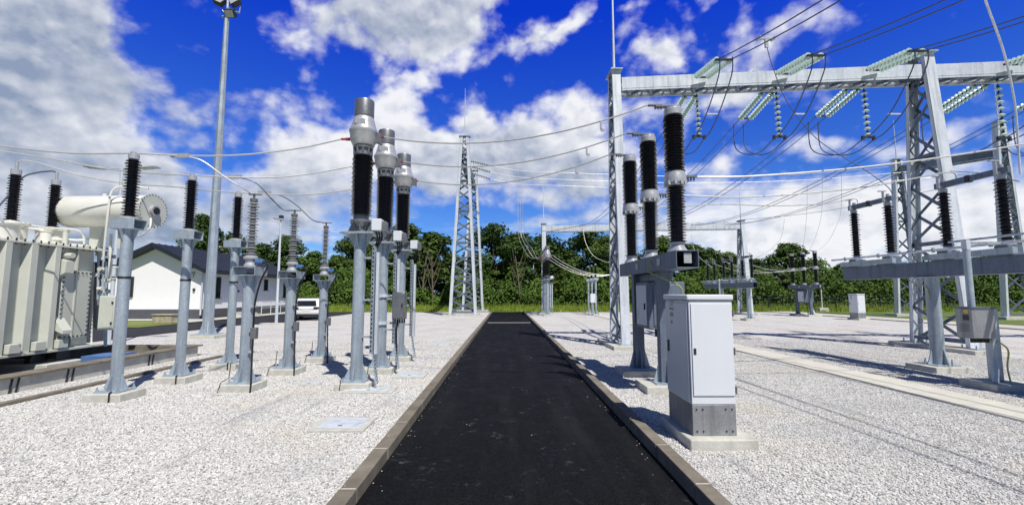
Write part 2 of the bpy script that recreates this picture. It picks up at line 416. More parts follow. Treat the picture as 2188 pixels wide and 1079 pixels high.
class MB:
    def __init__(s, off=(0, 0, 0)):
        s.v = []; s.f = []; s.o = Vector(off)

    def _add(s, vs, fs):
        n = len(s.v); s.v += [Vector(p) - s.o for p in vs]; s.f += [tuple(i + n for i in f) for f in fs]; return s

    def box(s, x0, x1, y0, y1, z0, z1):
        return s._add([(x0, y0, z0), (x1, y0, z0), (x1, y1, z0), (x0, y1, z0), (x0, y0, z1), (x1, y0, z1), (x1, y1, z1), (x0, y1, z1)],
                      [(0, 3, 2, 1), (4, 5, 6, 7), (0, 1, 5, 4), (1, 2, 6, 5), (2, 3, 7, 6), (3, 0, 4, 7)])

    def cbox(s, c, sx, sy, sz):
        return s.box(c[0] - sx / 2, c[0] + sx / 2, c[1] - sy / 2, c[1] + sy / 2, c[2] - sz / 2, c[2] + sz / 2)

    def bar(s, p0, p1, w, h, up=(0, 0, 1)):
        p0, p1 = Vector(p0), Vector(p1); d = (p1 - p0).normalized(); u = Vector(up)
        if abs(d.dot(u)) > .98: u = Vector((0, 1, 0))
        a = d.cross(u).normalized(); b = a.cross(d).normalized()
        vs = [p + a * sx * w / 2 + b * sz * h / 2 for p in (p0, p1) for sx, sz in ((-1, -1), (1, -1), (1, 1), (-1, 1))]
        return s._add(vs, [(0, 1, 2, 3), (7, 6, 5, 4), (0, 4, 5, 1), (1, 5, 6, 2), (2, 6, 7, 3), (3, 7, 4, 0)])

    def angle(s, p0, p1, w, t, up=(0, 0, 1)):
        p0, p1 = Vector(p0), Vector(p1); d = (p1 - p0).normalized(); u = Vector(up)
        if abs(d.dot(u)) > .98: u = Vector((0, 1, 0))
        a = d.cross(u).normalized(); b = a.cross(d).normalized()
        s.bar(p0, p1, w, t, up)
        o = a * (w / 2 - t / 2) + b * (w / 2 + t / 2)
        return s.bar(p0 + o, p1 + o, t, w, up)

    def tube(s, pts, r, n=8, caps=True, r1=None):
        pts = [Vector(p) for p in pts]; m = len(pts); vs = []
        prev = None
        for i, p in enumerate(pts):
            d = (pts[min(i + 1, m - 1)] - pts[max(i - 1, 0)]).normalized()
            if prev is None:
                u = Vector((0, 0, 1)) if abs(d.z) < .9 else Vector((0, 1, 0))
                a = d.cross(u).normalized()
            else:
                a = (prev - d * prev.dot(d)).normalized()
            prev = a; b = d.cross(a)
            rr = r if r1 is None else r + (r1 - r) * i / (m - 1)
            vs += [p + (a * math.cos(2 * math.pi * k / n) + b * math.sin(2 * math.pi * k / n)) * rr for k in range(n)]
        fs = [(i * n + k, i * n + (k + 1) % n, (i + 1) * n + (k + 1) % n, (i + 1) * n + k) for i in range(m - 1) for k in range(n)]
        if caps: fs += [tuple(range(n))[::-1], tuple((m - 1) * n + k for k in range(n))]
        return s._add(vs, fs)

    def cyl(s, p0, p1, r, r1=None, n=16):
        return s.tube([p0, p1], r, n, True, r1)

    def lathe(s, prof, base=(0, 0, 0), n=20, axis=None):
        """prof: (radius, height) pairs; axis: a direction, +Z when left out"""
        b = Vector(base)
        q = Vector((0, 0, 1)).rotation_difference(Vector(axis)).to_matrix() if axis is not None else None
        vs = []
        for (r, z) in prof:
            for k in range(n):
                a = 2 * math.pi * k / n; p = Vector((r * math.cos(a), r * math.sin(a), z))
                vs.append(b + (q @ p if q else p))
        m = len(prof)
        fs = [(i * n + k, i * n + (k + 1) % n, (i + 1) * n + (k + 1) % n, (i + 1) * n + k) for i in range(m - 1) for k in range(n)]
        fs += [tuple(range(n))[::-1], tuple((m - 1) * n + k for k in range(n))]
        return s._add(vs, fs)

    def prism(s, pts, ext):
        e = Vector(ext); n = len(pts); vs = [Vector(p) for p in pts] + [Vector(p) + e for p in pts]
        return s._add(vs, [tuple(range(n))[::-1], tuple(range(n, 2 * n))] + [(i, (i + 1) % n, n + (i + 1) % n, n + i) for i in range(n)])

    def quad(s, a, b, c, d):
        return s._add([a, b, c, d], [(0, 1, 2, 3)])

    def tri_plate(s, a, b, c, t, nrm):
        e = Vector(nrm).normalized() * t
        return s.prism([Vector(p) - e / 2 for p in (a, b, c)], e)

    def build(s, name, mat, parent=None, smooth=True, bev=0.0, norm=True):
        me = bpy.data.meshes.new(name)
        me.from_pydata([tuple(p) for p in s.v], [], s.f)
        me.validate()
        if norm:
            bm = bmesh.new(); bm.from_mesh(me); bmesh.ops.recalc_face_normals(bm, faces=bm.faces); bm.to_mesh(me); bm.free()
        if smooth:
            me.polygons.foreach_set('use_smooth', [True] * len(me.polygons))
            me.set_sharp_from_angle(angle=R(34))
        me.materials.append(M[mat] if isinstance(mat, str) else mat)
        o = bpy.data.objects.new(name, me); COL.objects.link(o)
        if parent is not None: o.parent = parent
        if bev:
            b = o.modifiers.new('edge', 'BEVEL'); b.width = bev; b.segments = 2; b.limit_method = 'ANGLE'; b.angle_limit = R(40)
        return o


def tag(o, label=None, cat=None, group=None, kind=None):
    if label: o['label'] = label
    if cat: o['category'] = cat
    if group: o['group'] = group
    if kind: o['kind'] = kind
    return o


def empty(name, loc, rz=0.0):
    o = bpy.data.objects.new(name, None); COL.objects.link(o)
    o.location = loc; o.rotation_euler = (0, 0, rz); o.empty_display_size = .2
    return o


def copy_tree(o, parent=None, skip=()):
    c = o.copy(); COL.objects.link(c); c.parent = parent
    for ch in list(o.children):
        if ch.name.split('.')[0] in skip: continue
        copy_tree(ch, c, skip)
    return c


def struct(o):
    o['kind'] = 'structure'; return o


def smoothpts(pts, sub=8):
    P = [Vector(p) for p in pts]; out = []
    for i in range(len(P) - 1):
        p0 = P[max(i - 1, 0)]; p1 = P[i]; p2 = P[i + 1]; p3 = P[min(i + 2, len(P) - 1)]
        for k in range(sub):
            t = k / sub
            out.append(.5 * ((2 * p1) + (-p0 + p2) * t + (2 * p0 - 5 * p1 + 4 * p2 - p3) * t * t + (-p0 + 3 * p1 - 3 * p2 + p3) * t ** 3))
    out.append(P[-1]); return out


def catenary(a, b, sag, n=24):
    a, b = Vector(a), Vector(b)
    return [a.lerp(b, i / n) - Vector((0, 0, sag * 4 * (i / n) * (1 - i / n))) for i in range(n + 1)]


def sheds(z0, z1, n, rc, rs, alt=1.0):
    pr = [(rc, z0)]; p = (z1 - z0) / n
    for i in range(n):
        z = z0 + i * p; r = rs if i % 2 == 0 else rs * alt
        pr += [(rc, z + .12 * p), (r, z + .30 * p), (r, z + .42 * p), (rc + (r - rc) * .35, z + .62 * p), (rc, z + .85 * p)]
    pr.append((rc, z1)); return pr


def bolt_ring(mb, c, rad, n, r=.012, h=.03, axis=(0, 0, 1), ph=0.0):
    ax = Vector(axis); q = Vector((0, 0, 1)).rotation_difference(ax).to_matrix(); c = Vector(c)
    for k in range(n):
        a = 2 * math.pi * k / n + ph
        p = c + q @ Vector((rad * math.cos(a), rad * math.sin(a), 0))
        mb.cyl(p, p + ax * h, r, n=6)


def footing(root, sx, sy, z=.13, name='footing', cx=0, cy=0, mat='concrete'):
    return MB().box(cx - sx / 2, cx + sx / 2, cy - sy / 2, cy + sy / 2, -.15, z).build(name, mat, root, bev=.012)


def base_gussets(root, r, z, h=.40, w=.14, ang0=0.0, plate=.44):
    mb = MB().cbox((0, 0, z + .012), plate, plate, .024); 
    for sx in (-1, 1):
        for sy in (-1, 1):
            mb.cyl((sx * plate * .42, sy * plate * .42, z), (sx * plate * .42, sy * plate * .42, z + .09), .014, n=6)
            mb.cyl((sx * plate * .42, sy * plate * .42, z + .024), (sx * plate * .42, sy * plate * .42, z + .05), .026, n=6)
    mb.build('base_plate', 'galv', root)
    for k in range(4):
        a = ang0 + k * math.pi / 2; d = Vector((math.cos(a), math.sin(a), 0)); nrm = Vector((-d.y, d.x, 0))
        p = d * (r - .005)
        g = MB().prism([p + Vector((0, 0, z + .024)) - nrm * .006, p + d * w + Vector((0, 0, z + .024)) - nrm * .006, p + d * w + Vector((0, 0, z + .07)) - nrm * .006, p + Vector((0, 0, z + h)) - nrm * .006], nrm * .012)
        g.build('gusset', 'galv', root)


# ------------------------------------------------------------------ ground, roads
def sheet(name, poly, z, mat, off=(0, 0)):
    mb = MB(); mb._add([(x, y, z) for x, y in poly], [tuple(range(len(poly)))])
    o = mb.build(name, mat, smooth=False, norm=False)
    return struct(o)


sheet('ground', [(-1500, -600), (1500, -600), (1500, 3000), (-1500, 3000)], -.075, 'grass_ground')
RX0, RX1 = G(765, 1079, -.06).x, G(1505, 1079, -.06).x
RX0 = -1.26; RX1 = 1.62
sheet('gravel_yard', [(-14.6, -14), (RX0 - .18, -14), (RX0 - .18, 42), (-14.4, 42), (-14.4, 24.7), (-14.6, 19)], 0, 'gravel')
sheet('gravel_yard', [(RX1 + .16, -14), (24.3, -14), (24.3, 42), (RX1 + .16, 42)], 0, 'gravel')
sheet('gravel_yard', [(-14.4, 24.7), (-12.85, 26.3), (-12.85, 42), (-14.4, 42)], .004, 'gravel').hide_render = False
sheet('road', [(RX0, -14), (RX1, -14), (RX1, 42.2), (RX0, 42.2)], -.06, 'asphalt')
# side road beside the building and the perimeter road it joins
sheet('side_road', [(-18.2, -14), (-14.65, -14), (-14.65, 19), (-14.45, 24.5), (-13.1, 26.2), (-13.0, 42.3), (-18.2, 42.3)], .012, 'asphalt_side')
sheet('perimeter_road', [(-18.2, 42.3), (24.4, 42.3), (24.4, -14), (25.0, -14), (25.0, 43.6), (-18.2, 43.6)], -.03, 'asphalt_side')
sheet('pavement', [(-19.9, 26.5), (-18.25, 26.5), (-18.25, 41.5), (-19.9, 41.5)], .06, 'concrete')
sheet('pavement', [(25.0, -14), (27.6, -14), (27.6, 43.6), (25.0, 43.6)], -.01, 'gravel')
MB().box(RX0 + .15, RX1 - .12, 27.6, 27.85, -.059, -.056).build('road_line', 'paint_white', smooth=False)
struct(bpy.data.objects['road_line'])


def kerb(x0, x1, y0, y1, ztop, L=1.0):
    mb = MB(); y = y0
    while y < y1:
        mb.box(x0 + random.uniform(-.003, .003), x1 + random.uniform(-.003, .003), y + .006, min(y + L, y1) - .006, -.3, ztop + random.uniform(-.004, .004)); y += L
    o = mb.build('kerb', 'concrete_old', bev=.008); struct(o)
    j = MB().box(x0 + .012, x1 - .012, y0, y1, -.3, ztop - .006).build('kerb', 'concrete_duct', smooth=False); struct(j)
    return o


kerb(RX0 - .15, RX0, 1.0, 42.2, .06)
kerb(RX1, RX1 + .14, 1.0, 42.2, .085)
kerb(-7.72, -7.60, 3.0, 12.4, .06)
kerb(24.28, 24.40, 4.0, 42.3, .05)
mb = MB()       # cable duct, slabs laid end to end, parallel to the road
y = 3.0
while y < 41.0:
    mb.box(6.86 + random.uniform(-.005, .005), 7.66 + random.uniform(-.005, .005), y + .004, y + .996, -.1, .035 + random.uniform(-.003, .003)); y += 1.0
duct = mb.build('cable_duct_cover', 'concrete_duct', bev=.006); struct(duct)

# basin rim round the transformer pit
bas = empty('transformer_basin', (-8.6, 8, 0))
tag(bas, 'low weathered concrete rim with upright joints running in front of the transformer', 'retaining wall')
mb = MB((-8.6, 8, 0)); y = 3.0
while y < 12.6:
    mb.box(-8.72, -8.48, y + .012, min(y + 1.0, 12.7) - .012, -.1, .26); y += 1.0
mb.build('long_wall', 'concrete', bas, bev=.01)
y = 3.0
while y < 12.6:
    for q in (-.05, .06):
        MB((-8.6, 8, 0)).bar((-8.47, y + q, -.05), (-8.47, y + q + .05, .25), .02, .02).build('joint_strap', 'steel_dark', bas)
    y += 1.0
MB((-8.6, 8, 0)).box(-14.2, -8.72, 12.5, 12.75, -.1, .3).build('end_wall', 'concrete_old', bas, bev=.01)
MB((-8.6, 8, 0)).box(-8.78, -8.42, 3.0, 12.8, .26, .30).build('coping', 'concrete_old', bas, bev=.01)
sheet('pit_floor', [(-14.3, 2), (-8.73, 2), (-8.73, 12.5), (-14.3, 12.5)], .01, 'oxide_concrete')

# real stones over the near gravel
def gravel_stones():
    me = bpy.data.meshes.new('gravel_stones')
    vs = []; fs = []
    holes = []
    def patch(x0, x1, y0, y1):
        n = len(vs); vs.extend([(x0, y0, 0.004), (x1, y0, .004), (x1, y1, .004), (x0, y1, .004)]); fs.append((n, n + 1, n + 2, n + 3))
    patch(-7.58, RX0 - .18, 2.6, 17.0)
    patch(-8.42, -7.74, 5.0, 12.6)
    patch(-12.5, -8.4, 12.9, 17.0)
    patch(RX1 + .17, 6.84, 2.6, 17.0)
    patch(7.68, 13.5, 4.5, 17.0)
    me.from_pydata(vs, [], fs)
    o = bpy.data.objects.new('gravel_stones', me); COL.objects.link(o)
    tag(o, 'loose white and grey crushed stone covering the yard', 'gravel', kind='stuff')
    ng = bpy.data.node_groups.new('scatter stones', 'GeometryNodeTree')
    ng.interface.new_socket('Geometry', in_out='INPUT', socket_type='NodeSocketGeometry')
    ng.interface.new_socket('Geometry', in_out='OUTPUT', socket_type='NodeSocketGeometry')
    N = ng.nodes; L = ng.links
    gi = N.new('NodeGroupInput'); go = N.new('NodeGroupOutput')
    pos = N.new('GeometryNodeInputPosition'); sx = N.new('ShaderNodeSeparateXYZ'); L.new(pos.outputs[0], sx.inputs[0])
    mr = N.new('ShaderNodeMapRange'); mr.inputs[1].default_value = 7; mr.inputs[2].default_value = 17; mr.inputs[3].default_value = 2700; mr.inputs[4].default_value = 250
    L.new(sx.outputs[1], mr.inputs[0])
    dp = N.new('GeometryNodeDistributePointsOnFaces'); dp.distribute_method = 'RANDOM'
    # subdivide first so that the density field has somewhere to vary
    sb = N.new('GeometryNodeSubdivideMesh'); sb.inputs['Level'].default_value = 5
    L.new(gi.outputs[0], sb.inputs[0]); L.new(sb.outputs[0], dp.inputs['Mesh'])
    L.new(mr.outputs[0], dp.inputs['Density'])
    ico = N.new('GeometryNodeMeshIcoSphere'); ico.inputs['Radius'].default_value = .5; ico.inputs['Subdivisions'].default_value = 1
    sm = N.new('GeometryNodeSetMaterial'); sm.inputs['Material'].default_value = M['stone']; L.new(ico.outputs[0], sm.inputs[0])
    iop = N.new('GeometryNodeInstanceOnPoints'); L.new(dp.outputs[0], iop.inputs['Points']); L.new(sm.outputs[0], iop.inputs['Instance'])
    rr = N.new('FunctionNodeRandomValue'); rr.data_type = 'FLOAT_VECTOR'; rr.inputs[0].default_value = (-.5, -.5, 0); rr.inputs[1].default_value = (.5, .5, 6.28)
    L.new(rr.outputs[0], iop.inputs['Rotation'])
    rs = N.new('FunctionNodeRandomValue'); rs.data_type = 'FLOAT_VECTOR'; rs.inputs[0].default_value = (.012, .010, .008); rs.inputs[1].default_value = (.034, .025, .020); rs.inputs['Seed'].default_value = 3
    L.new(rs.outputs[0], iop.inputs['Scale'])
    sn = N.new('GeometryNodeStoreNamedAttribute'); sn.data_type = 'FLOAT'; sn.domain = 'INSTANCE'; sn.inputs['Name'].default_value = 'tone'
    rt = N.new('FunctionNodeRandomValue'); rt.data_type = 'FLOAT'; rt.inputs['Seed'].default_value = 9
    L.new(rt.outputs[1], sn.inputs['Value']); L.new(iop.outputs[0], sn.inputs[0])
    L.new(sn.outputs[0], go.inputs[0])
    md = o.modifiers.new('stones', 'NODES'); md.node_group = ng
    me.materials.append(M['stone'])
    return o


gravel_stones()
rs_ = random.Random(21); mb = MB()
for i in range(170):
    e = rs_.random(); y = 3 + 20 * rs_.random() ** 1.6
    if e < .4: x = RX0 + abs(rs_.gauss(0, .10))
    elif e < .8: x = RX1 - abs(rs_.gauss(0, .10))
    elif e < .95: x = RX0 - rs_.uniform(.02, .13)
    else: x = rs_.uniform(RX0, RX1)
    z = -.056 if RX0 < x < RX1 else .066; r = rs_.uniform(.003, .008)
    d_ = [Vector((rs_.uniform(.7, 1.3) * r * sx, 0, 0)) for sx in (-1, 1)] + [Vector((0, rs_.uniform(.7, 1.3) * r * sy, 0)) for sy in (-1, 1)] + [Vector((0, 0, -r * .5)), Vector((rs_.gauss(0, .2) * r, 0, r * .9))]
    n = len(mb.v); mb.v += [Vector((x, y, z)) + q for q in d_]; mb.f += [(n + a, n + b, n + c) for a, b, c in ((0, 2, 5), (2, 1, 5), (1, 3, 5), (3, 0, 5), (0, 4, 2), (2, 4, 1), (1, 4, 3), (3, 4, 0))]
st_ = mb.build('stray_stones', 'concrete', smooth=False)
tag(st_, 'stray gravel chips spilled along the edges of the asphalt', 'gravel', kind='stuff')

# ------------------------------------------------------------------ high voltage kit
PY_ = PY


def tri_gussets_top(root, r, z, w, h, name='head_gusset', ang0=0.0):
    for k in range(4):
        a = ang0 + k * math.pi / 2; d = Vector((math.cos(a), math.sin(a), 0)); nrm = Vector((-d.y, d.x, 0))
        p = d * (r - .005)
        MB().prism([p + Vector((0, 0, z - h)) - nrm * .005, p + d * w + Vector((0, 0, z)) - nrm * .005, p + Vector((0, 0, z)) - nrm * .005], nrm * .01).build(name, 'galv', root)


def rect_tube(mb, axis, c, L, w, h, t=.012):
    """open ended box section, axis 'X' or 'Y', centre c"""
    x, y, z = c
    if axis == 'X':
        mb.box(x - L / 2, x + L / 2, y - w / 2, y + w / 2, z + h / 2 - t, z + h / 2); mb.box(x - L / 2, x + L / 2, y - w / 2, y + w / 2, z - h / 2, z - h / 2 + t)
        mb.box(x - L / 2, x + L / 2, y - w / 2, y - w / 2 + t, z - h / 2 + t, z + h / 2 - t); mb.box(x - L / 2, x + L / 2, y + w / 2 - t, y + w / 2, z - h / 2 + t, z + h / 2 - t)
    else:
        mb.box(x - w / 2, x + w / 2, y - L / 2, y + L / 2, z + h / 2 - t, z + h / 2); mb.box(x - w / 2, x + w / 2, y - L / 2, y + L / 2, z - h / 2, z - h / 2 + t)
        mb.box(x - w / 2, x - w / 2 + t, y - L / 2, y + L / 2, z - h / 2 + t, z + h / 2 - t); mb.box(x + w / 2 - t, x + w / 2, y - L / 2, y + L / 2, z - h / 2 + t, z + h / 2 - t)
    return mb


def surge_post(loc, label, zt, zi0, zi1):
    """black insulator on a steel post; zt top, zi0..zi1 the insulator"""
    root = empty('post_insulator', loc); tag(root, label, 'insulator', 'black post insulators on steel posts')
    footing(root, .58, .52)
    base_gussets(root, .085, .13, h=.29, w=.11, plate=.38)
    zh = zi0 - .23
    MB().cyl((0, 0, .14), (0, 0, zh), .086, n=24).build('post', 'galv', root)
    MB().lathe([(.089, zh - .82), (.094, zh - .81), (.094, zh - .79), (.089, zh - .78)], n=24).build('clamp_band', 'steel_dark', root)
    tri_gussets_top(root, .085, zh - .001, .10, .24)
    rect_tube(MB(), 'X', (0, 0, zh + .085), .40, .28, .17).build('head_beam', 'galv', root, bev=.004)
    MB().lathe([(.14, zh + .172), (.14, zh + .19), (.09, zh + .22), (.075, zi0 + .0)], n=20).build('flange', 'alu', root)
    MB().lathe(sheds(zi0, zi1, 20, .066, .116, .90), n=22).build('insulator', 'porcelain', root)
    MB().lathe([(.07, zi1), (.078, zi1 + .01), (.078, zi1 + .09), (.05, zi1 + .10), (.05, zi1 + .13), (.03, zi1 + .135), (.03, zt)], n=18).build('cap', 'alu', root)
    mb = MB(); mb.tube([(.10, -.20, .16), (.13, -.27, .15), (.135, -.275, -.05)], .012, 6); mb.build('earth_strap', 'black', root)
    return root


hA = lambda px, py, Y: PY(px, py, Y).z
XA = -6.33
A1 = surge_post((XA, 7.55, 0), 'tall black ribbed insulator on steel post in front of cream tank end', hA(288, 326, 7.55), hA(285, 462, 7.55), hA(287, 342, 7.55))
for (Y, lb) in ((8.98, 'black ribbed insulator post between the cream tank and the tall floodlight mast'), (10.55, 'black ribbed insulator post just right of the floodlight mast')):
    c = copy_tree(A1); c.location = (XA, Y, 0); c['label'] = lb


def silicone_post(loc, label, zt, zi0, zi1):
    root = empty('surge_arrester', loc); tag(root, label, 'surge arrester', 'grey surge arresters on steel posts')
    footing(root, .56, .52)
    base_gussets(root, .098, .13, h=.29, w=.11, plate=.40)
    zh = zi0 - .38
    MB().cyl((0, 0, .14), (0, 0, zh), .10, n=24).build('post', 'galv', root)
    tri_gussets_top(root, .098, zh - .001, .11, .24)
    rect_tube(MB(), 'Y', (0, 0, zh + .08), .42, .40, .16).build('head_beam', 'galv', root, bev=.004)
    MB().lathe([(.11, zh + .162), (.11, zh + .2), (.085, zh + .23), (.085, zh + .3), (.12, zh + .31), (.12, zh + .345), (.07, zi0)], n=20).build('base_housing', 'alu', root)
    MB().cbox((.17, -.02, zh + .27), .14, .09, .07).build('terminal_box', 'blue_part', root, bev=.008)
    MB().lathe(sheds(zi0, zi1, 18, .044, .100, .80), n=22).build('insulator', 'silicone', root)
    mb = MB(); mb.lathe([(.06, zi1), (.065, zi1 + .01), (.065, zi1 + .06), (.02, zi1 + .065), (.02, zt)], n=16); mb.cbox((0.02, 0, zt - .02), .22, .06, .018); mb.build('cap', 'alu_dark', root)
    cab = smoothpts([(.22, -.03, zh + .25), (.34, -.05, zh + .18), (.24, -.08, zh - .1), (.17, -.10, zh - .5), (.165, -.10, zh - 1.0), (.17, -.10, 1.1), (.20, -.16, .6), (.25, -.24, .2), (.27, -.29, -.03)], 6)
    MB().tube(cab, .017, 8).build('earth_cable', 'black', root)
    MB().cbox((.185, -.10, zh - 1.02), .10, .10, .20).build('counter_box', 'alu_dark', root, bev=.01)
    for zz in (zh - .55, zh - 1.35, 1.05):
        MB().cbox((.14, -.08, zz), .09, .06, .03).build('cable_bracket', 'alu', root)
    MB().tube([(-.16, -.16, .5), (-.17, -.18, .24), (-.26, -.26, .17), (-.29, -.29, .0)], .008, 6).build('earth_strap', 'steel_dark', root)
    return root


XB = -4.66
B1 = silicone_post((XB, 8.25, 0), 'nearest grey ribbed arrester on its post, black cable down one side', hA(552, 414, 8.25), hA(549, 545, 8.25), hA(551, 432, 8.25))
for (Y, lb) in ((9.85, 'grey ribbed arrester post standing just left of the parked white car'), (11.6, 'farthest grey ribbed arrester post, beside the dark ladder trays')):
    c = copy_tree(B1); c.location = (XB, Y, 0); c['label'] = lb


def current_transformer(loc, label):
    Y = loc[1]; z = lambda py: hA(770, py, 8.35)
    root = empty('current_transformer', loc); tag(root, label, 'current transformer', 'silver topped current transformers')
    footing(root, .60, .52)
    base_gussets(root, .105, .13, h=.30, w=.11, plate=.42)
    zp = z(500)
    MB().cyl((0, 0, .14), (0, 0, zp - .02), .107, n=24).build('post', 'galv', root)
    tri_gussets_top(root, .105, zp - .021, .13, .26)
    MB().box(-.30, .30, -.27, .27, zp - .02, zp + .012).build('platform', 'galv', root, bev=.003)
    mb = MB()
    mb.lathe([(.15, zp + .012), (.15, zp + .03), (.10, zp + .05), (.10, zp + .13), (.17, zp + .20), (.19, zp + .21), (.19, zp + .25), (.14, zp + .27), (.14, z(462))], n=24)
    for k in range(8):
        a = k * math.pi / 4 + .2; mb.bar((.10 * math.cos(a), .10 * math.sin(a), zp + .06), (.18 * math.cos(a), .18 * math.sin(a), zp + .22), .02, .03)
    mb.prism([(-.26, -.01, zp + .012), (-.17, -.01, zp + .19), (-.10, -.01, zp + .19), (-.10, -.01, zp + .012)], (0, .02, 0))
    mb.prism([(.26, -.01, zp + .012), (.17, -.01, zp + .19), (.10, -.01, zp + .19), (.10, -.01, zp + .012)], (0, .02, 0))
    mb.build('pedestal', 'alu_dark', root)
    MB().lathe(sheds(z(462), z(335), 26, .138, .193, .93), n=28).build('insulator', 'porcelain', root)
    mb = MB(); mb.lathe([(.15, z(335)), (.175, z(334)), (.175, z(330)), (.15, z(328)), (.15, z(321)), (.185, z(319)), (.185, z(316)), (.15, z(315))], n=24)
    for k in range(10):
        a = k * math.pi / 5; mb.cbox((.168 * math.cos(a), .168 * math.sin(a), z(324)), .03, .03, z(317) - z(331))
    mb.build('clamp_ring', 'alu_dark', root)
    MB().lathe([(.15, z(315)), (.20, z(312)), (.245, z(300)), (.25, z(288)), (.262, z(286)), (.268, z(283)), (.262, z(280))], n=28).build('head_bowl', 'alu', root)
    MB().lathe([(.25, z(280)), (.235, z(276)), (.20, z(262)), (.185, z(255)), (.17, z(253))], n=28).build('head_dome', 'alu', root)
    MB().cbox((0, -.215, z(268)), .20, .03, .11).build('name_plate', 'alu', root, bev=.01)
    MB().lathe([(.165, z(253)), (.182, z(251)), (.182, z(219)), (.176, z(217)), (.12, z(216.5))], n=28).build('expansion_tank', 'alu_dark', root)
    mb = MB(); mb.cyl((-.25, 0, z(298)), (-.33, 0, z(298)), .03); mb.cbox((-.37, 0, z(298)), .1, .05, .03); mb.build('terminal', 'red', root)
    mb = MB(); mb.cyl((.25, 0, z(293)), (.31, 0, z(293)), .03); mb.cbox((.34, 0, z(293)), .1, .05, .03); mb.build('terminal', 'red', root)
    mb = MB(); mb.prism([(.19, -.05, z(306)), (.32, -.05, z(306)), (.34, -.05, z(286)), (.30, -.05, z(286))], (0, .1, 0)); mb.cbox((.33, .0, z(299)), .03, .08, .2); mb.build('terminal_bracket', 'alu_dark', root)
    # secondary box on the platform and the cable ladder running down to the hatch
    mb = MB(); mb.cbox((.335, -.08, zp + .15), .18, .20, .22); mb.build('secondary_box', 'cabinet', root, bev=.012)
    mb = MB(); mb.cbox((.465, -.04, zp + .12), .07, .17, .20); mb.build('box_cover', 'alu_dark', root, bev=.01)
    for k in range(3):
        MB().tube(smoothpts([(.30 + .05 * k, -.05, zp + .04), (.32 + .04 * k, -.02, zp - .10), (.27 + .02 * k, .0, zp - .26)], 4), .014, 6).build('cable', 'black', root)
    mb = MB(); zt, zb = zp - .25, .62
    for yy in (-.03, .05):
        mb.bar((.30, yy - .06, zt), (.30, yy - .06, zb), .01, .05, up=(0, 1, 0))
    k = zt
    while k > zb:
        mb.cbox((.285, -.05, k), .035, .12, .03); k -= .08
    mb.box(.255, .262, -.11, .03, zb, zt)
    mb.build('cable_ladder', 'galv', root)
    mb = MB(); mb.box(.335, .385, -.10, -.02, zb, zt - .1); mb.build('ladder_rail', 'galv_new', root)
    mb = MB(); mb.bar((.31, -.05, zb), (.42, -.15, .11), .12, .012, up=(1, 0, 0))
    for t in range(8):
        p = Vector((.31, -.05, zb)).lerp(Vector((.42, -.15, .11)), (t + .5) / 8); mb.cbox(p, .045, .12, .025)
    mb.build('ladder_foot', 'galv', root)
    for zz in (zb + .3, (zb + zt) / 2, zt - .2):
        MB().cbox((.2, -.04, zz), .2, .05, .035).build('ladder_bracket', 'galv', root)
    MB().tube([(-.2, -.24, .2), (-.19, -.26, .14), (-.2, -.28, -.02)], .008, 6).build('earth_strap', 'steel_dark', root)
    return root


XC = -2.71
C1 = current_transformer((XC, 8.35, 0), 'nearest and tallest silver headed black column with red terminals')
C2 = copy_tree(C1); C2.location = (XC, 9.95, 0); C2['label'] = 'middle silver headed black column, ring clamps halfway down its post'
C3 = copy_tree(C1); C3.location = (XC, 11.7, 0); C3['label'] = 'farthest of the near row of silver headed black columns, behind the dark control box'
for zz in (hA(825, 632, 9.95), hA(825, 690, 9.95)):
    MB().lathe([(.125, zz - .03), (.145, zz - .03), (.145, zz + .03), (.125, zz + .03)], n=24).cbox((0, 0, zz), .44, .05, .05).build('ring_clamp', 'galv_new', C2)
# control box between the second and third columns
p0 = PY(837, 682, 9.75); p1 = PY(863, 624, 9.75)
cb = empty('control_box', (p0.x, 9.75, 0)); tag(cb, 'dark brushed steel control box hung on the middle silver headed column', 'control box')
MB().box(0, p1.x - p0.x + .02, 0, .26, p0.z, p1.z).build('housing', 'stainless', cb, bev=.008)
MB().box(.02, p1.x - p0.x, -.016, -.002, p0.z + .03, p1.z - .03).build('door', 'stainless', cb, bev=.004)
MB().cbox((p1.x - p0.x - .03, -.028, (p0.z + p1.z) / 2), .02, .02, .09).build('handle', 'black', cb)
mb = MB()
for k in range(5): mb.cyl((.05 + k * .05, .1, p0.z), (.05 + k * .05, .1, p0.z - .09), .018, n=8)
mb.tube([(.1, .1, p0.z - .08), (.08, .1, .9), (.1, .1, .1)], .02, 8)
mb.build('cable_gland', 'black', cb)
MB().bar((-.12, .28, (p0.z + p1.z) / 2), (p1.x - p0.x + .05, .28, (p0.z + p1.z) / 2), .04, .04).build('mount', 'galv', cb)


def hatch(corners_px, label):
    c = [G(*q, .03) for q in corners_px]
    cx = sum(p.x for p in c) / 4; cy = sum(p.y for p in c) / 4
    x0, x1 = min((c[0].x + c[3].x) / 2, 99), (c[1].x + c[2].x) / 2
    y0, y1 = (c[0].y + c[1].y) / 2, (c[2].y + c[3].y) / 2
    h = empty('cable_hatch', (cx, cy, 0)); tag(h, label, 'hatch', 'concrete cable hatches set in the gravel')
    sx, sy = (x1 - x0) / 2, (y1 - y0) / 2
    MB().box(-sx, sx, -sy, sy, -.1, .035).build('frame', 'concrete', h, bev=.006)
    MB().box(-sx * .78, sx * .78, -sy * .74, sy * .74, .036, .044).build('lid', 'galv_new', h, bev=.003)
    MB().cbox((0, -sy * .45, .046), .05, .02, .006).build('lifting_slot', 'steel_dark', h)
    return h


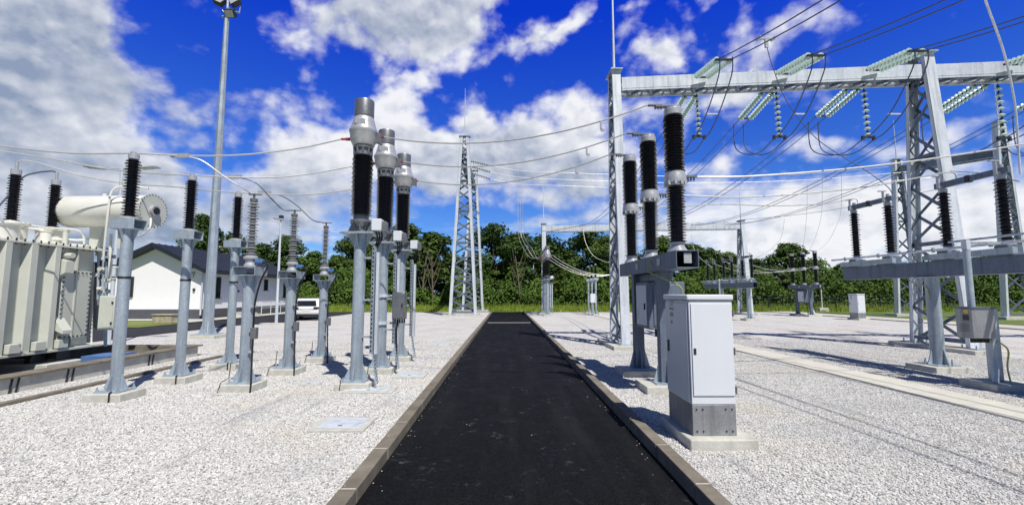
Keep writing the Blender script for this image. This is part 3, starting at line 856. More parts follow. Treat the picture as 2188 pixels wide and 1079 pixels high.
hatch([(655, 920), (778, 920), (802, 892), (700, 890)], 'square grey hatch with pale blue lid alone in the near gravel')
hatch([(730, 838), (838, 838), (850, 826), (745, 826)], 'flat hatch at the foot of the nearest silver headed column')
hatch([(838, 806), (905, 806), (915, 795), (850, 795)], 'flat pale hatch at the foot of the middle silver headed column')
hatch([(868, 780), (905, 780), (912, 774), (876, 774)], 'narrow hatch at the foot of the farthest near silver headed column')
hatch([(640, 822), (682, 822), (684, 817), (644, 817)], 'small low concrete cover between the second arrester and the nearest silver column')
hatch([(908, 738), (960, 738), (964, 732), (915, 732)], 'worn sandy cover lying in the gravel short of the lattice tower')

# ------------------------------------------------------------------ circuit breaker (right of the road)


def breaker(loc, label):
    """origin: middle of the beam on the ground; beam along Y"""
    root = empty('circuit_breaker', loc); tag(root, label, 'circuit breaker', 'three pole circuit breakers')
    zb0, zb1 = 2.10, 2.38
    rect_tube(MB(), 'Y', (0, 0, (zb0 + zb1) / 2), 3.5, .36, zb1 - zb0, .014).build('beam', 'galv_beam', root, bev=.004)
    for yy in (-.95, .35):
        MB().cbox((-.186, yy, zb0 + .15), .006, .16, .12).build('name_plate', 'alu', root)
    MB().cbox((.02, -1.70, zb0 + .16), .12, .03, .16).build('beam_fitting', 'alu', root)
    for i, yy in enumerate((-1.35, 0.0, 1.35)):
        pole = MB().lathe([(.16, zb1), (.16, zb1 + .03), (.115, zb1 + .10), (.115, zb1 + .14), (.13, zb1 + .145), (.13, zb1 + .165)], (0, yy, 0), 24).build('pole_base', 'alu', root)
        z1 = zb1 + .165; z2 = z1 + .94; z3 = z2 + .24; z4 = z3 + .98
        MB().lathe(sheds(z1, z2, 20, .095, .158, .92), (0, yy, 0), 26).build('lower_insulator', 'porcelain', root)
        mb = MB().lathe([(.12, z2), (.15, z2 + .01), (.15, z2 + .04), (.175, z2 + .06), (.18, z2 + .16), (.165, z2 + .2), (.165, z3)], (0, yy, 0), 24)
        for k in range(10):
            a = k * math.pi / 5; mb.cbox((.165 * math.cos(a), yy + .165 * math.sin(a), z2 + .045), .04, .04, .07)
        mb.build('mid_housing', 'alu', root)
        mb = MB().bar((.16, yy, z2 + .17), (.36, yy, z2 + .17), .09, .025)
        for k in range(3): mb.cyl((.22 + .05 * k, yy, z2 + .16), (.22 + .05 * k, yy, z2 + .10), .014, n=6)
        mb.build('mid_terminal', 'alu_dark', root)
        MB().lathe(sheds(z3, z4, 20, .115, .172, .92), (0, yy, 0), 26).build('upper_insulator', 'porcelain', root)
        mb = MB().lathe([(.13, z4), (.15, z4 + .005), (.15, z4 + .1), (.135, z4 + .115), (.135, z4 + .15), (.06, z4 + .155)], (0, yy, 0), 24)
        bolt_ring(mb, (0, yy, z4 + .15), .11, 8, .012, .02)
        mb.build('cap', 'alu', root)
        mb = MB().bar((.05, yy, z4 + .165), (-.30, yy, z4 + .165), .10, .022)
        mb.bar((-.18, yy, z4 + .19), (-.42, yy, z4 + .19), .07, .02)
        for k in range(3): mb.cyl((-.2 - .05 * k, yy, z4 + .2), (-.2 - .05 * k, yy, z4 + .12), .012, n=6)
        mb.build('top_terminal', 'alu_dark', root)
    # mechanism cabinet and operating rod box
    MB().box(-.10, .62, -.05, .75, 1.02, 1.93).build('mechanism_cabinet', 'galv_beam', root, bev=.015)
    MB().box(-.118, -.102, .02, .68, 1.08, 1.87).build('cabinet_door', 'cabinet', root, bev=.006)
    MB().box(.0, .55, -.066, -.052, 1.08, 1.87).build('cabinet_panel', 'galv_beam', root, bev=.006)
    MB().cbox((-.123, .56, 1.30), .006, .08, .10).build('warning_plate', 'sticker', root)
    MB().cbox((-.13, .1, 1.45), .02, .03, .12).build('door_handle', 'black', root)
    MB().box(.0, .16, -.7, 1.2, 1.94, 2.09).build('linkage_cover', 'galv_beam', root, bev=.01)
    mb = MB()
    for k in range(4): mb.cyl((.12 + .09 * k, .2, 1.02), (.12 + .09 * k, .2, .86), .025, n=8)
    mb.tube(smoothpts([(.2, .2, .95), (.2, .1, .6), (.16, 0, .1)], 5), .03, 8)
    mb.build('cable_gland', 'black', root)
    for yy in (-.62, .95):
        lg = MB().box(-.11, .09, yy - .09, yy + .09, .14, zb0).build('support_post', 'galv_beam', root, bev=.006)
        MB().cbox((0, yy, .142), .46, .42, .024).build('foot_plate', 'galv', root)
        for sx in (-1, 1):
            MB().prism([(sx * .10 - .0, yy - .006, .155), (sx * .22, yy - .006, .155), (sx * .10, yy - .006, .58)], (0, .012, 0)).build('gusset', 'galv', root)
        for sy in (-1, 1):
            MB().prism([(-.006, yy + sy * .09, .155), (-.006, yy + sy * .20, .155), (-.006, yy + sy * .09, .55)], (.012, 0, 0)).build('gusset', 'galv', root)
        MB().box(-.45, .55, yy - .36, yy + .36, -.1, .13).build('footing', 'concrete', root, bev=.012)
    mb = MB().bar((.34, -.5, .14), (.34, -.2, .62), .09, .05, up=(1, 0, 0)).bar((.34, -.2, .62), (.34, -.2, 1.05), .09, .05, up=(1, 0, 0))
    mb.build('cable_tray', 'galv', root)
    MB().tube(smoothpts([(-.19, -.55, 2.3), (-.24, -.60, 2.1), (-.05, -.9, 1.95), (.2, -.95, 1.8), (.22, -.9, 1.55)], 5), .012, 6).build('earth_wire', 'wire_yellow', root)
    return root


XD = 2.84
D = breaker((XD, 8.72, 0), 'large three pole breaker with black double insulators beside the road, behind the white cabinet')


# ------------------------------------------------------------------ street cabinet
def cabinet(loc, label, rz=0.0):
    root = empty('control_cabinet', loc, rz); tag(root, label, 'cabinet', 'pale grey control cabinets')
    w, d, z0, z1, h = .50, .74, .12, .46, 1.70
    MB().box(-.08, w + .17, -.13, d + .12, -.1, z0).build('plinth', 'concrete', root, bev=.015)
    MB().box(.004, w - .004, .004, d - .004, z0 + .001, z1).build('base', 'zinc', root, bev=.004)
    mb = MB()
    for x in (.05, .12, w - .12, w - .05):
        for z in (z0 + .05, z1 - .05):
            mb.cyl((x, .006, z), (x, -.006, z), .009, n=8)
    mb.build('bolts', 'steel_dark', root)
    MB().box(0, w, 0, d, z1 + .004, h - .075).build('body', 'cabinet', root, bev=.006)
    MB().box(-.025, w + .012, -.02, d + .02, h - .072, h - .01).build('roof', 'cabinet', root, bev=.012)
    MB().box(-.008, w + .006, -.008, d + .008, h - .085, h - .073).build('roof_seal', 'alu_dark', root)
    MB().box(.02, w - .01, -.014, -.002, z1 + .10, h - .11).build('front_panel', 'cabinet', root, bev=.004)
    MB().box(-.016, -.003, .03, d - .03, z1 + .03, h - .11).build('side_door', 'cabinet', root, bev=.004)
    MB().box(-.03, -.016, d - .14, d - .10, .98, 1.12).build('handle', 'black', root, bev=.003)
    for zz in (.62, 1.05, 1.48):
        MB().cyl((w + .004, -.008, zz - .04), (w + .004, -.008, zz + .04), .010, n=10).build('hinge', 'alu_dark', root)
    MB().cbox((.05, -.0165, 1.05), .03, .005, .07).build('lock_plate', 'steel_dark', root, bev=.002)
    mb = MB()
    for q in range(6): mb.box(w + .0005, w + .006, .12, .30, 1.42 + .025 * q, 1.432 + .025 * q)
    mb.build('vent_louvre', 'cabinet', root)
    st = MB().box(-.0185, -.0165, .42, .56, 1.50, 1.53)
    st.box(-.0185, -.0165, .44, .54, 1.42, 1.47); st.box(-.0185, -.0165, .47, .53, 1.33, 1.37)
    for k in range(4): st.box(-.0185, -.0165, .44, .54, 1.55 + k * .018, 1.557 + k * .018)
    st.build('lettering', 'alu_dark', root)
    return root


pc = G(1481, 931.5, .12)
cabinet((pc.x, pc.y, 0), 'big light grey cabinet on a concrete plinth at the edge of the road')
pc2 = G(1838, 684, .0)
c2 = cabinet((pc2.x - .1, pc2.y, 0), 'small distant white cabinet standing alone at the far side of the gravel')

# ------------------------------------------------------------------ lattice gantries


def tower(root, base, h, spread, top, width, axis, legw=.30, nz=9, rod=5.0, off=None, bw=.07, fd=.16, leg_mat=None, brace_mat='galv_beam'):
    """Two channel legs, spread apart at the ground along `axis`, braced both sides."""
    bx, by = base
    ax = Vector((0, 1, 0)) if axis == 'Y' else Vector((1, 0, 0)); sd_ = Vector((1, 0, 0)) if axis == 'Y' else Vector((0, 1, 0))
    c = Vector((bx, by, 0)); o = off
    def P(s, z):
        k = spread / 2 + (top / 2 - spread / 2) * z / h
        return c + ax * (s * k) + Vector((0, 0, z))
    for s in (-1, 1):
        mb = MB(o); a, b = P(s, .15), P(s, h); t = .014
        # web faces outward, flanges fold inward
        for q in (a, b): pass
        mb.bar(a, b, legw if axis == 'Y' else t * 1.2, t * 1.2 if axis == 'Y' else legw, up=tuple(ax if axis == 'Y' else sd_))
        for e in (-1, 1):
            off_ = sd_ * e * (legw / 2 - t / 2) - ax * s * fd / 2
            mb.bar(a + off_, b + off_, t if axis == 'Y' else fd, fd if axis == 'Y' else t, up=tuple(ax if axis == 'Y' else sd_))
        mb.build('leg', leg_mat or 'galv_new', root)
        fb = MB(o).cbox(P(s, .135), .5, .5, .03)
        for ex in (-1, 1):
            for ey in (-1, 1):
                q = P(s, .15) + Vector((ex * .2, ey * .2, 0)); fb.cyl(q, q + Vector((0, 0, .09)), .018, n=6)
        fb.build('foot_plate', 'galv', root)
    for e in (-1, 1):
        mb = MB(o); zs = [.3 + (h - .5) * (1 - (1 - i / nz) ** 1.15) for i in range(nz + 1)]
        for i in range(nz):
            s = 1 if (i + (e > 0)) % 2 else -1
            off_ = sd_ * e * (legw / 2 - .05)
            a = P(s, zs[i]) + off_ - ax * s * .06; b = P(-s, zs[i + 1]) + off_ + ax * s * .06
            mb.angle(a, b, bw, .008, up=tuple(sd_))
            if i % 3 == 0:
                mb.angle(P(1, zs[i]) + off_ - ax * .06, P(-1, zs[i]) + off_ + ax * .06, bw, .008, up=tuple(sd_))
        mb.build('bracing', brace_mat, root)
    # inner face zigzag on each leg (seen edge-on in the photo as short rungs)
    for s in (-1, 1):
        mb = MB(o); n2 = nz * 2
        for i in range(n2):
            z0 = .4 + (h - .8) * i / n2; z1 = .4 + (h - .8) * (i + 1) / n2; e = 1 if i % 2 else -1
            mb.bar(P(s, z0) - ax * s * fd + sd_ * e * legw * .45, P(s, z1) - ax * s * fd - sd_ * e * legw * .45, .045, .008, up=tuple(ax))
        mb.build('leg_lacing', brace_mat, root)
    k = top + .22
    mb = MB(o).cbox(c + Vector((0, 0, h + .02)), (legw + .12) if axis == 'Y' else k, k if axis == 'Y' else (legw + .12), .04)
    mb.build('cap_plate', 'galv', root)
    if rod:
        MB(o).cyl(c + Vector((0, 0, h + .04)), c + Vector((0, 0, h + rod)), .045 if rod < 8 else .06, .012, n=10).build('lightning_rod', 'galv_new', root)
    sx, sy = (legw + .7, spread + .9) if axis == 'Y' else (spread + .9, legw + .7)
    MB(o).box(bx - sx / 2, bx + sx / 2, by - sy / 2, by + sy / 2, -.1, .12).build('footing', 'concrete', root, bev=.012)


def gbeam(root, a, b, w, h, off, chord='galv_new', nb=24, name='beam'):
    """box beam between a and b (centre line), side channels with laced top and bottom"""
    a, b = Vector(a), Vector(b); d = (b - a).normalized(); s = Vector((-d.y, d.x, 0)).normalized(); L = (b - a).length
    for e in (-1, 1):
        mb = MB(off); o = s * e * w / 2
        mb.bar(a + o, b + o, .014, h)
        for q in (-1, 1):
            oo = s * e * (w / 2 - .07) + Vector((0, 0, q * (h / 2 - .007))); mb.bar(a + oo, b + oo, .124, .014)
        mb.build(name + '_channel', chord, root)
    for q in (-1, 1):
        mb = MB(off)
        for i in range(nb):
            e = 1 if i % 2 else -1
            p0 = a + d * (L * i / nb) + s * e * (w / 2 - .05); p1 = a + d * (L * (i + 1) / nb) - s * e * (w / 2 - .05)
            z = Vector((0, 0, q * (h / 2) + q * .03)); mb.angle(p0 + z, p1 + z, .075, .01)
            if i % 2 == 0: mb.bar(p0 + z, p0 + z - s * e * (w - .1), .06, .02)
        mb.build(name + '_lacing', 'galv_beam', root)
        for e in (-1, 1):
            z = Vector((0, 0, q * (h / 2 + .035))) + s * e * (w / 2 - .01); MB(off).bar(a + z, b + z, .02, .06).build(name + '_rail', 'galv_new', root)


GX0, GX1 = 3.74, 13.5
gY = lambda X: 14.9 - .105 * (X - GX0)
HZ = PY(1305, 160, gY(GX0)).z
g1 = empty('gantry', (GX0, gY(GX0), 0)); tag(g1, 'large near gantry of bright galvanised steel carrying glass insulator strings', 'gantry')
O1 = tuple(g1.location)
tower(g1, (GX0, gY(GX0)), HZ, 1.6, .62, .6, 'Y', legw=.28, nz=11, rod=7.0, off=O1, bw=.08, fd=.10)
tower(g1, (GX1, gY(GX1)), HZ + .12, 1.95, .66, .6, 'Y', legw=.34, nz=10, rod=0, off=O1, bw=.10, fd=.12)
zbL = PY(1400, 185, gY(5)).z; zbR = PY(2100, 158, gY(15)).z
zbx = lambda X: zbL + (zbR - zbL) * (X - 5) / 10
gbeam(g1, (GX0 + .22, gY(GX0), zbx(GX0)), (GX1 - .2, gY(GX1), zbx(GX1)), .60, .33, O1, nb=26)
gbeam(g1, (GX1 + .2, gY(GX1), zbx(GX1)), (24.0, gY(24), zbx(20)), .60, .33, O1, nb=26)
tower(g1, (24.2, gY(24)), HZ, 1.6, .62, .6, 'Y', legw=.28, nz=11, rod=7.0, off=O1, bw=.08, fd=.10)

# gantry crosswise far left of the road
g2p = G(990, 675); 
g2 = empty('gantry', (g2p.x, 34.5, 0)); tag(g2, 'distant gantry seen end on, two white lattice towers one behind the other', 'gantry')
O2 = tuple(g2.location); H2 = PY(989, 293, 34.5).z
X2 = PY(990, 600, 34.5).x
tower(g2, (X2, 34.5), H2, 2.15, .66, .5, 'X', legw=.40, nz=17, rod=4.0, off=O2, bw=.13, fd=.22)
tower(g2, (X2 + .05, 44.0), H2 - .1, 2.15, .66, .5, 'X', legw=.40, nz=17, rod=4.0, off=O2, bw=.13, fd=.22)
gbeam(g2, (X2, 34.8, H2 - 1.9), (X2, 43.8, H2 - 1.9), .6, .45, O2, chord='galv_beam', nb=16)

# far gantry parallel to the near one
g3 = empty('gantry', (3.2, 39, 0)); tag(g3, 'low distant gantry whose white beam crosses behind the breakers', 'gantry')
O3 = (3.2, 39, 0); H3 = PY(1160, 479, 39).z
pL = PY(1162, 560, 39).x; pR = PY(1587, 560, 37).x
tower(g3, (pL, 39), H3, 1.4, .6, .5, 'Y', legw=.34, nz=8, rod=3.6, off=O3, bw=.07)
tower(g3, (pR, 37), H3, 2.0, .6, .5, 'Y', legw=.34, nz=8, rod=3.2, off=O3, bw=.07)
gbeam(g3, (pL + .2, 39, H3 - .45), (pR - .2, 37, H3 - .45), .6, .42, O3, nb=30)

# far right gantry, beam running away from the viewer
c1 = G(1942, 673); c2_ = G(2176, 680)
g4 = empty('gantry', (c1.x, c1.y, 0)); tag(g4, 'tall distant gantry beyond the disconnector with its slanting dark beam', 'gantry')
O4 = tuple(g4.location); H4 = PY(1934, 342, c1.y).z
xg4 = c1.x
tower(g4, (c1.x, c1.y), H4, 2.0, .6, .5, 'X', legw=.4, nz=11, rod=3.4, off=O4, bw=.09)
tower(g4, (c2_.x, c2_.y), PY(2160, 264, c2_.y).z, 2.0, .6, .5, 'X', legw=.4, nz=11, rod=3.4, off=O4, bw=.09)
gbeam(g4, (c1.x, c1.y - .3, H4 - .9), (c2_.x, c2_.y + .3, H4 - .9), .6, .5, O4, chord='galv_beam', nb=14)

# ------------------------------------------------------------------ glass insulator strings and line conductors


def string_mb(mb, mg, a, b, n, r=.125):
    a, b = Vector(a), Vector(b); d = (b - a).normalized(); L = (b - a).length; p = L / n
    mb.cyl(a, b, .016, n=8)
    for i in range(n):
        q = a + d * (i * p)
        mg.lathe([(.03, .3 * p), (r * .55, .36 * p), (r, .56 * p), (r, .62 * p), (r * .6, .66 * p), (.04, .75 * p)], q, 14, axis=d)
        mb.lathe([(.03, 0), (.038, .05 * p), (.038, .34 * p), (.02, .38 * p)], q, 8, axis=d)


BAYS = [(6.46, 'first bay from the road'), (9.02, 'second bay from the road'), (11.75, 'bay just short of the right column'), (15.75, 'bay just beyond the right column'), (18.5, 'outermost bay in view')]
jpl = []
for bi, (X, where) in enumerate(BAYS):
    Yg = gY(X); zb = zbx(X)
    for side, nm in ((-1, 'near'), (1, 'far')):
        ya = Yg + side * .42; za = zb + (.05 if side < 0 else -.18)
        e = Vector((X, Yg + side * 1.95, zb - (.17 if side < 0 else .50)))
        a = Vector((X, ya, za))
        root = empty('tension_insulator', a)
        tag(root, ('twin glass strings pulled toward the viewer, ' if side < 0 else 'twin glass strings pulled away below the beam, ') + where, 'insulator string', 'twin glass tension strings on the near gantry')
        mh = MB(a); mh.bar(a + Vector((-.22, 0, 0)), a + Vector((.22, 0, 0)), .05, .05)
        mh.bar(e + Vector((-.26, 0, 0)), e + Vector((.26, 0, 0)), .10, .03)
        mg = MB(a)
        for sx in (-.19, .19):
            mg = MB(a); string_mb(mh, mg, a + Vector((sx, side * .05, 0)), e + Vector((sx, 0, 0)), 11, .108); mg.build('glass_discs', 'glass', root)
        mh.build('fittings', 'steel_dark', root)
    top = Vector((X, Yg, zb - .22)); bot = Vector((X + .03, Yg, PY(1500, 292, Yg).z))
    root = empty('suspension_insulator', top)
    tag(root, 'single upright glass string hanging from the beam, ' + where, 'insulator string', 'upright glass strings on the near gantry')
    mh, mg = MB(top), MB(top); string_mb(mh, mg, top, bot, 9, .10)
    mh.bar(bot + Vector((-.2, 0, 0)), bot + Vector((.2, 0, 0)), .08, .05)
    for s in (-1, 1): mh.cyl(bot + Vector((s * .18, 0, .04)), bot + Vector((s * .18, 0, -.1)), .05, n=8)
    mh.build('fittings', 'steel_dark', root); mg.build('glass_discs', 'glass', root)

nW = 0


def wire(label, pts, r=.014, mat='wire_light', name='conductor', group=None, sub=8, n=7, cat='wire', sm=True):
    P = smoothpts(pts, sub) if sm else pts
    o = MB().tube(P, r, n).build(name, mat)
    tag(o, label, cat, group); return o


bay_short = ['first', 'second', 'third', 'fourth', 'fifth']
for bi, (X, where) in enumerate(BAYS):
    Yg = gY(X); zb = zbx(X); en = Vector((X, Yg - 1.95, zb - .17)); ef = Vector((X, Yg + 1.95, zb - .50))
    far_y = 38.6 - .11 * (X - 3)
    for s in (-1, 1):
        dx = s * .19; sd_n = 'inner' if s < 0 else 'outer'
        # toward the viewer, sagging, and on over the camera
        a = en + Vector((dx, 0, 0))
        wire(f'{sd_n} of two overhead cables toward the viewer, {where}', catenary(a, (X + dx + .6, -18, zb + .6), 2.4, 30), .016, 'wire_dark', group='twin line cables coming in overhead', sm=False)
        b = ef + Vector((dx, 0, 0))
        wire(f'{sd_n} of two cables running to the distant gantry, {where}', catenary(b, (X * 1.0 + dx, far_y, H3 - .35), .9, 26), .015, 'wire_dark', group='twin line cables leading away', sm=False)
        bot = Vector((X + dx, Yg, PY(1500, 292, Yg).z - .1))
        nc = a + Vector((0, -.12, .02)); fc = b + Vector((0, .5, -.03))
        j = [nc, nc + Vector((0, .08, -.5)), Vector((X + dx, Yg - 1.25, bot.z + .55)), Vector((X + dx, Yg - .5, bot.z + .1)), bot, Vector((X + dx, Yg + .8, bot.z - .17)),
             Vector((X + dx, Yg + 1.7, bot.z + .05)), Vector((X + dx, fc.y - .05, bot.z + .55)), fc]
        wire(f'{sd_n} drooping jumper loop under the beam, {where}', j, .018, 'wire_dark', group='jumper loops under the near gantry', name='jumper_cable')
    sp = MB().bar((X - .2, Yg - 1.05, bot.z + .45), (X + .2, Yg - 1.05, bot.z + .45), .05, .03).build('cable_spacer', 'galv_new')
    tag(sp, 'white spacer bar between the jumper loops, ' + where, 'spacer', 'spacer bars on the jumper loops')
# spacer with the drop cable on the first line
ps = PY(1637, 83, 11.4)
sp = empty('cable_clamp', ps); tag(sp, 'white T shaped clamp on the overhead pair with a thin drop cable below', 'clamp')
MB().bar((-.24, 0, 0), (.24, 0, 0), .06, .05).cyl((-.2, -.1, 0), (-.2, .1, 0), .035, n=8).cyl((.2, -.1, 0), (.2, .1, 0), .035, n=8).build('cross_bar', 'alu', sp)
MB().box(-.04, .04, -.03, .03, -.26, -.03).build('drop_lug', 'alu', sp)
wire('long thin dark cable sagging from the T clamp down to the disconnector', [PY(1638, 98, 11.4), PY(1650, 140, 11.4), PY(1680, 215, 11.4), PY(1738, 290, 11.3), PY(1800, 335, 11.2), PY(1855, 368, 11.1), PY(1895, 398, 11.0), PY(1907, 415, 11.0)], .010, 'wire_dark')

# ------------------------------------------------------------------ bay conductors at working height
cgrp = 'pale conductors strung across the near bay'
a1t = PY(288, 328, 7.55); a2t = PY(409, 373, 8.98); a3t = PY(492, 405, 10.55)
zc = lambda py, Y: PY(770, py, Y).z
c1l = Vector((XC - .42, 8.35, hA(770, 298, 8.35))); c1r = Vector((XC + .39, 8.35, hA(770, 293, 8.35)))
Ytop = a1t.z
wire('highest pale cable from the tall black insulator to the nearest silver column', [PY(-60, 305, 7.2), PY(140, 327, 7.4), a1t, PY(400, 333, 7.75), PY(520, 331, 7.95), PY(640, 317, 8.2), c1l], .014, group=cgrp)
c2l = c1l + Vector((0, 1.6, 0)); c2r = c1r + Vector((0, 1.6, 0)); c3l = c1l + Vector((0, 3.35, 0)); c3r = c1r + Vector((0, 3.35, 0))
a2 = Vector((XA, 8.98, a1t.z)); a3 = Vector((XA, 10.55, a1t.z))
wire('middle pale cable through the second black insulator to the middle silver column', [PY(-60, 314, 8.4), PY(100, 338, 8.6), PY(250, 364, 8.8), a2, a2.lerp(c2l, .5) - Vector((0, 0, .17)), c2l], .014, group=cgrp)
wire('pale pipe bending out of the first bushing and on to the farthest silver column', [PY(38, 376, 9.9), PY(38, 346, 9.9), PY(75, 347, 10.0), PY(119, 360, 10.1), PY(178, 377, 10.25), PY(267, 392, 10.4), PY(380, 400, 10.5), a3, a3.lerp(c3l, .5) - Vector((0, 0, .17)), c3l], .016, group=cgrp)
z4 = 2.38 + .165 + .94 + .24 + .98
d1 = Vector((XD - .44, 8.72 - 1.35, z4 + .19)); d2 = d1 + Vector((0, 1.35, 0)); d3 = d1 + Vector((0, 2.7, 0))
for (a, b, lb) in ((c1r, d1, 'pale cable over the road from the nearest silver column to the nearest breaker pole'), (c2r, d2, 'pale cable over the road from the middle silver column to the middle breaker pole'), (c3r, d3, 'pale cable over the road from the farthest silver column to the farthest breaker pole')):
    w_ = wire(lb, catenary(a, b, .34, 22), .014, group='pale cables crossing over the road', sm=False)
    q = a.lerp(b, .84) - Vector((0, 0, .19)); MB().cbox(q - Vector((0, 0, .07)), .03, .05, .14).cbox(q - Vector((-.03, 0, .15)), .06, .04, .04).build('hanging_clamp', 'alu', w_)
# taps down to the arresters
bt = hA(552, 414, 8.25)
for (a, pts, Yb, lb) in (
        (PY(385, 333, 7.73), [(430, 343, 7.8), (480, 378, 7.95), (520, 403, 8.1)], 8.25, 'pale curved tap dropping from the highest cable to the nearest grey arrester'),
        (PY(500, 378, 9.4), [(545, 390, 9.5), (580, 425, 9.65), (605, 448, 9.8)], 9.85, 'curved tap dropping from the middle cable to the second grey arrester'),
        (PY(565, 412, 11.0), [(602, 419, 11.2), (635, 440, 11.4), (668, 470, 11.5)], 11.6, 'curved tap dropping from the lowest cable to the farthest grey arrester')):
    w_ = wire(lb, [a] + [PY(*q) for q in pts] + [Vector((XB - .05, Yb, bt - .01))], .012, 'wire_light' if Yb < 9 else 'wire_dark', group='taps down to the grey arresters', name='tap_cable')  # farther taps get the dark blue colour to paint in their backlit look
    MB().cbox(a, .30, .06, .07).build('clamp', 'alu', w_)

# right hand outgoing from the mid terminals
zm = 2.38 + .165 + .94 + .17
m1 = Vector((XD + .36, 7.37, zm)); m2 = m1 + Vector((0, 1.35, 0)); m3 = m1 + Vector((0, 2.7, 0))
wire('pale cable rising to the upper edge of the disconnector from the nearest breaker pole', [m1, PY(1600, 377, 7.4), PY(1800, 362, 7.4), PY(2000, 338, 7.4), PY(2188, 308, 7.4), PY(2400, 268, 7.4)], .014, group='pale cables leaving the breaker')
wire('pale cable from the middle breaker pole to the arm beside the big gantry column', [m2, PY(1600, 421, 8.9), PY(1800, 406, 9.1), PY(1920, 388, 9.3), PY(2012, 370, 9.5), PY(2040, 372, 9.56), PY(2045, 392, 9.56)], .014, group='pale cables leaving the breaker')
wire('pale cable from the farthest breaker pole to the outer disconnector arm', [m3, PY(1540, 437, 10.6), PY(1650, 440, 11.2), PY(1760, 436, 11.8), PY(1825, 425, 12.1), PY(1832, 440, 12.1)], .012, group='pale cables leaving the breaker')

# ------------------------------------------------------------------ disconnector


def disconnector(loc, label):
    """origin: under the middle of the beam; poles along Y"""
    root = empty('disconnector', loc); tag(root, label, 'disconnector', 'three phase disconnectors')
    ys = [3.1, 2.0, .56, -.6, -2.0, -3.1]
    zb0, zb1 = 2.08, 2.42
    rect_tube(MB(), 'Y', (0, 0, (zb0 + zb1) / 2), 6.9, .30, zb1 - zb0, .014).build('main_beam', 'galv_beam', root, bev=.004)
    z0, z1 = 2.72, 3.90
    for i, yy in enumerate(ys):
        mb = MB().box(-.20, .20, yy - .20, yy + .20, zb1, zb1 + .05).box(-.14, .14, yy - .12, yy + .12, zb1 + .05, zb1 + .20)
        bolt_ring(mb, (0, yy, zb1 + .2), .10, 6, .014, .03)
        mb.build('pole_base', 'galv_beam', root, bev=.006)
        MB().lathe([(.13, zb1 + .20), (.13, zb1 + .22), (.08, zb1 + .25), (.08, z0)], (0, yy, 0), 18).build('bearing', 'galv', root)
        MB().lathe(sheds(z0, z1, 17, .066, .122, .88), (0, yy, 0), 22).build('insulator', 'porcelain', root)
        MB().lathe([(.07, z1), (.08, z1 + .01), (.08, z1 + .08), (.05, z1 + .09), (.05, z1 + .16)], (0, yy, 0), 16).build('cap', 'alu', root)
        mb = MB().box(-.11, -.09, yy - .03, yy + .03, z1 + .10, z1 + .36).cbox((-.12, yy, z1 + .37), .18, .07, .02).cyl((.02, yy, z1 + .15), (.02, yy, z1 + .30), .04, n=10)
        mb.build('terminal', 'alu', root)
    for k in range(3):
        ya, yb = ys[2 * k], ys[2 * k + 1]; ym = (ya + yb) / 2
        MB().bar((0, ya + .16, z1 + .17), (0, ym - .02, z1 + .17), .08, .13).build('contact_arm', 'galv_beam', root, bev=.006)
        MB().bar((0, yb - .16, z1 + .17), (0, ym + .06, z1 + .17), .07, .12).build('contact_arm', 'galv_beam', root, bev=.006)
        MB().cbox((0, ym + .02, z1 + .17), .11, .09, .15).build('contact', 'steel_dark', root, bev=.01)
        MB().box(-.26, -.16, yb - .3, ya + .3, zb1 + .02, zb1 + .14).build('pole_frame', 'galv', root, bev=.004)
    MB().cyl((-.33, -3.5, zb1 + .22), (-.33, 3.6, zb1 + .22), .026, n=10).build('operating_pipe', 'galv_new', root)
    MB().cyl((-.24, -3.3, zb1 + .36), (-.24, .3, zb1 + .36), .022, n=10).build('coupling_pipe', 'galv', root)
    for yy in ys:
        MB().bar((-.33, yy, zb1 + .22), (-.1, yy + .12, zb1 + .22), .05, .03).cyl((-.33, yy, zb1 + .17), (-.33, yy, zb1 + .27), .03, n=8).build('crank', 'alu', root)
    for yy in (1.0, -2.6):
        MB().cyl((0, yy, .14), (0, yy, zb0), .128, n=24).build('support_post', 'galv', root)
        MB().cbox((0, yy, zb0 - .012), .42, .42, .024).build('head_plate', 'galv', root)
        mb = MB().cbox((0, yy, .145), .5, .5, .024)
        for k in range(4):
            a = k * math.pi / 2; d = Vector((math.cos(a), math.sin(a), 0)); nn_ = Vector((-d.y, d.x, 0)); c = Vector((0, yy, 0)) + d * .124
            mb.prism([c + Vector((0, 0, .155)), c + d * .12 + Vector((0, 0, .155)), c + Vector((0, 0, .52))], nn_ * .012)
            mb.cyl(Vector((0, yy, .15)) + d * .31, Vector((0, yy, .25)) + d * .31, .016, n=6)
        mb.build('base_plate', 'galv', root)
        MB().box(-.42, .42, yy - .38, yy + .38, -.1, .13).build('footing', 'concrete', root, bev=.012)
    # drive
    x0, y0 = -1.22, -.98
    MB().box(x0, x0 + .42, y0, y0 + .30, .90, 1.44).build('drive_box', 'zinc', root, bev=.01)
    MB().box(x0 - .02, x0 + .47, y0 - .02, y0 + .34, 1.44, 1.462).build('drive_lid', 'galv_beam', root)
    mb = MB().box(x0 - .004, x0 - .002, y0 + .05, y0 + .16, 1.22, 1.32); mb.build('warning_mark', 'ink', root)
    MB().box(x0 - .004, x0 - .002, y0 + .06, y0 + .14, 1.35, 1.41).build('warning_sign', 'yellow', root)
    mb = MB()
    for k in range(5): mb.box(x0 - .004, x0 - .002, y0 + .06, y0 + .24, 1.02 + .03 * k, 1.028 + .03 * k)
    mb.build('plate_text', 'ink', root)
    mb = MB()
    for k in range(6): mb.cyl((x0 + .06 + .06 * k, y0 + .1, .90), (x0 + .06 + .06 * k, y0 + .1, .82), .022, n=8)
    mb.build('cable_gland', 'black', root)
    MB().cyl((x0 + .22, y0 + .20, 1.46), (x0 + .22, y0 + .20, zb1 + .1), .055, n=14).build('drive_shaft', 'galv', root)
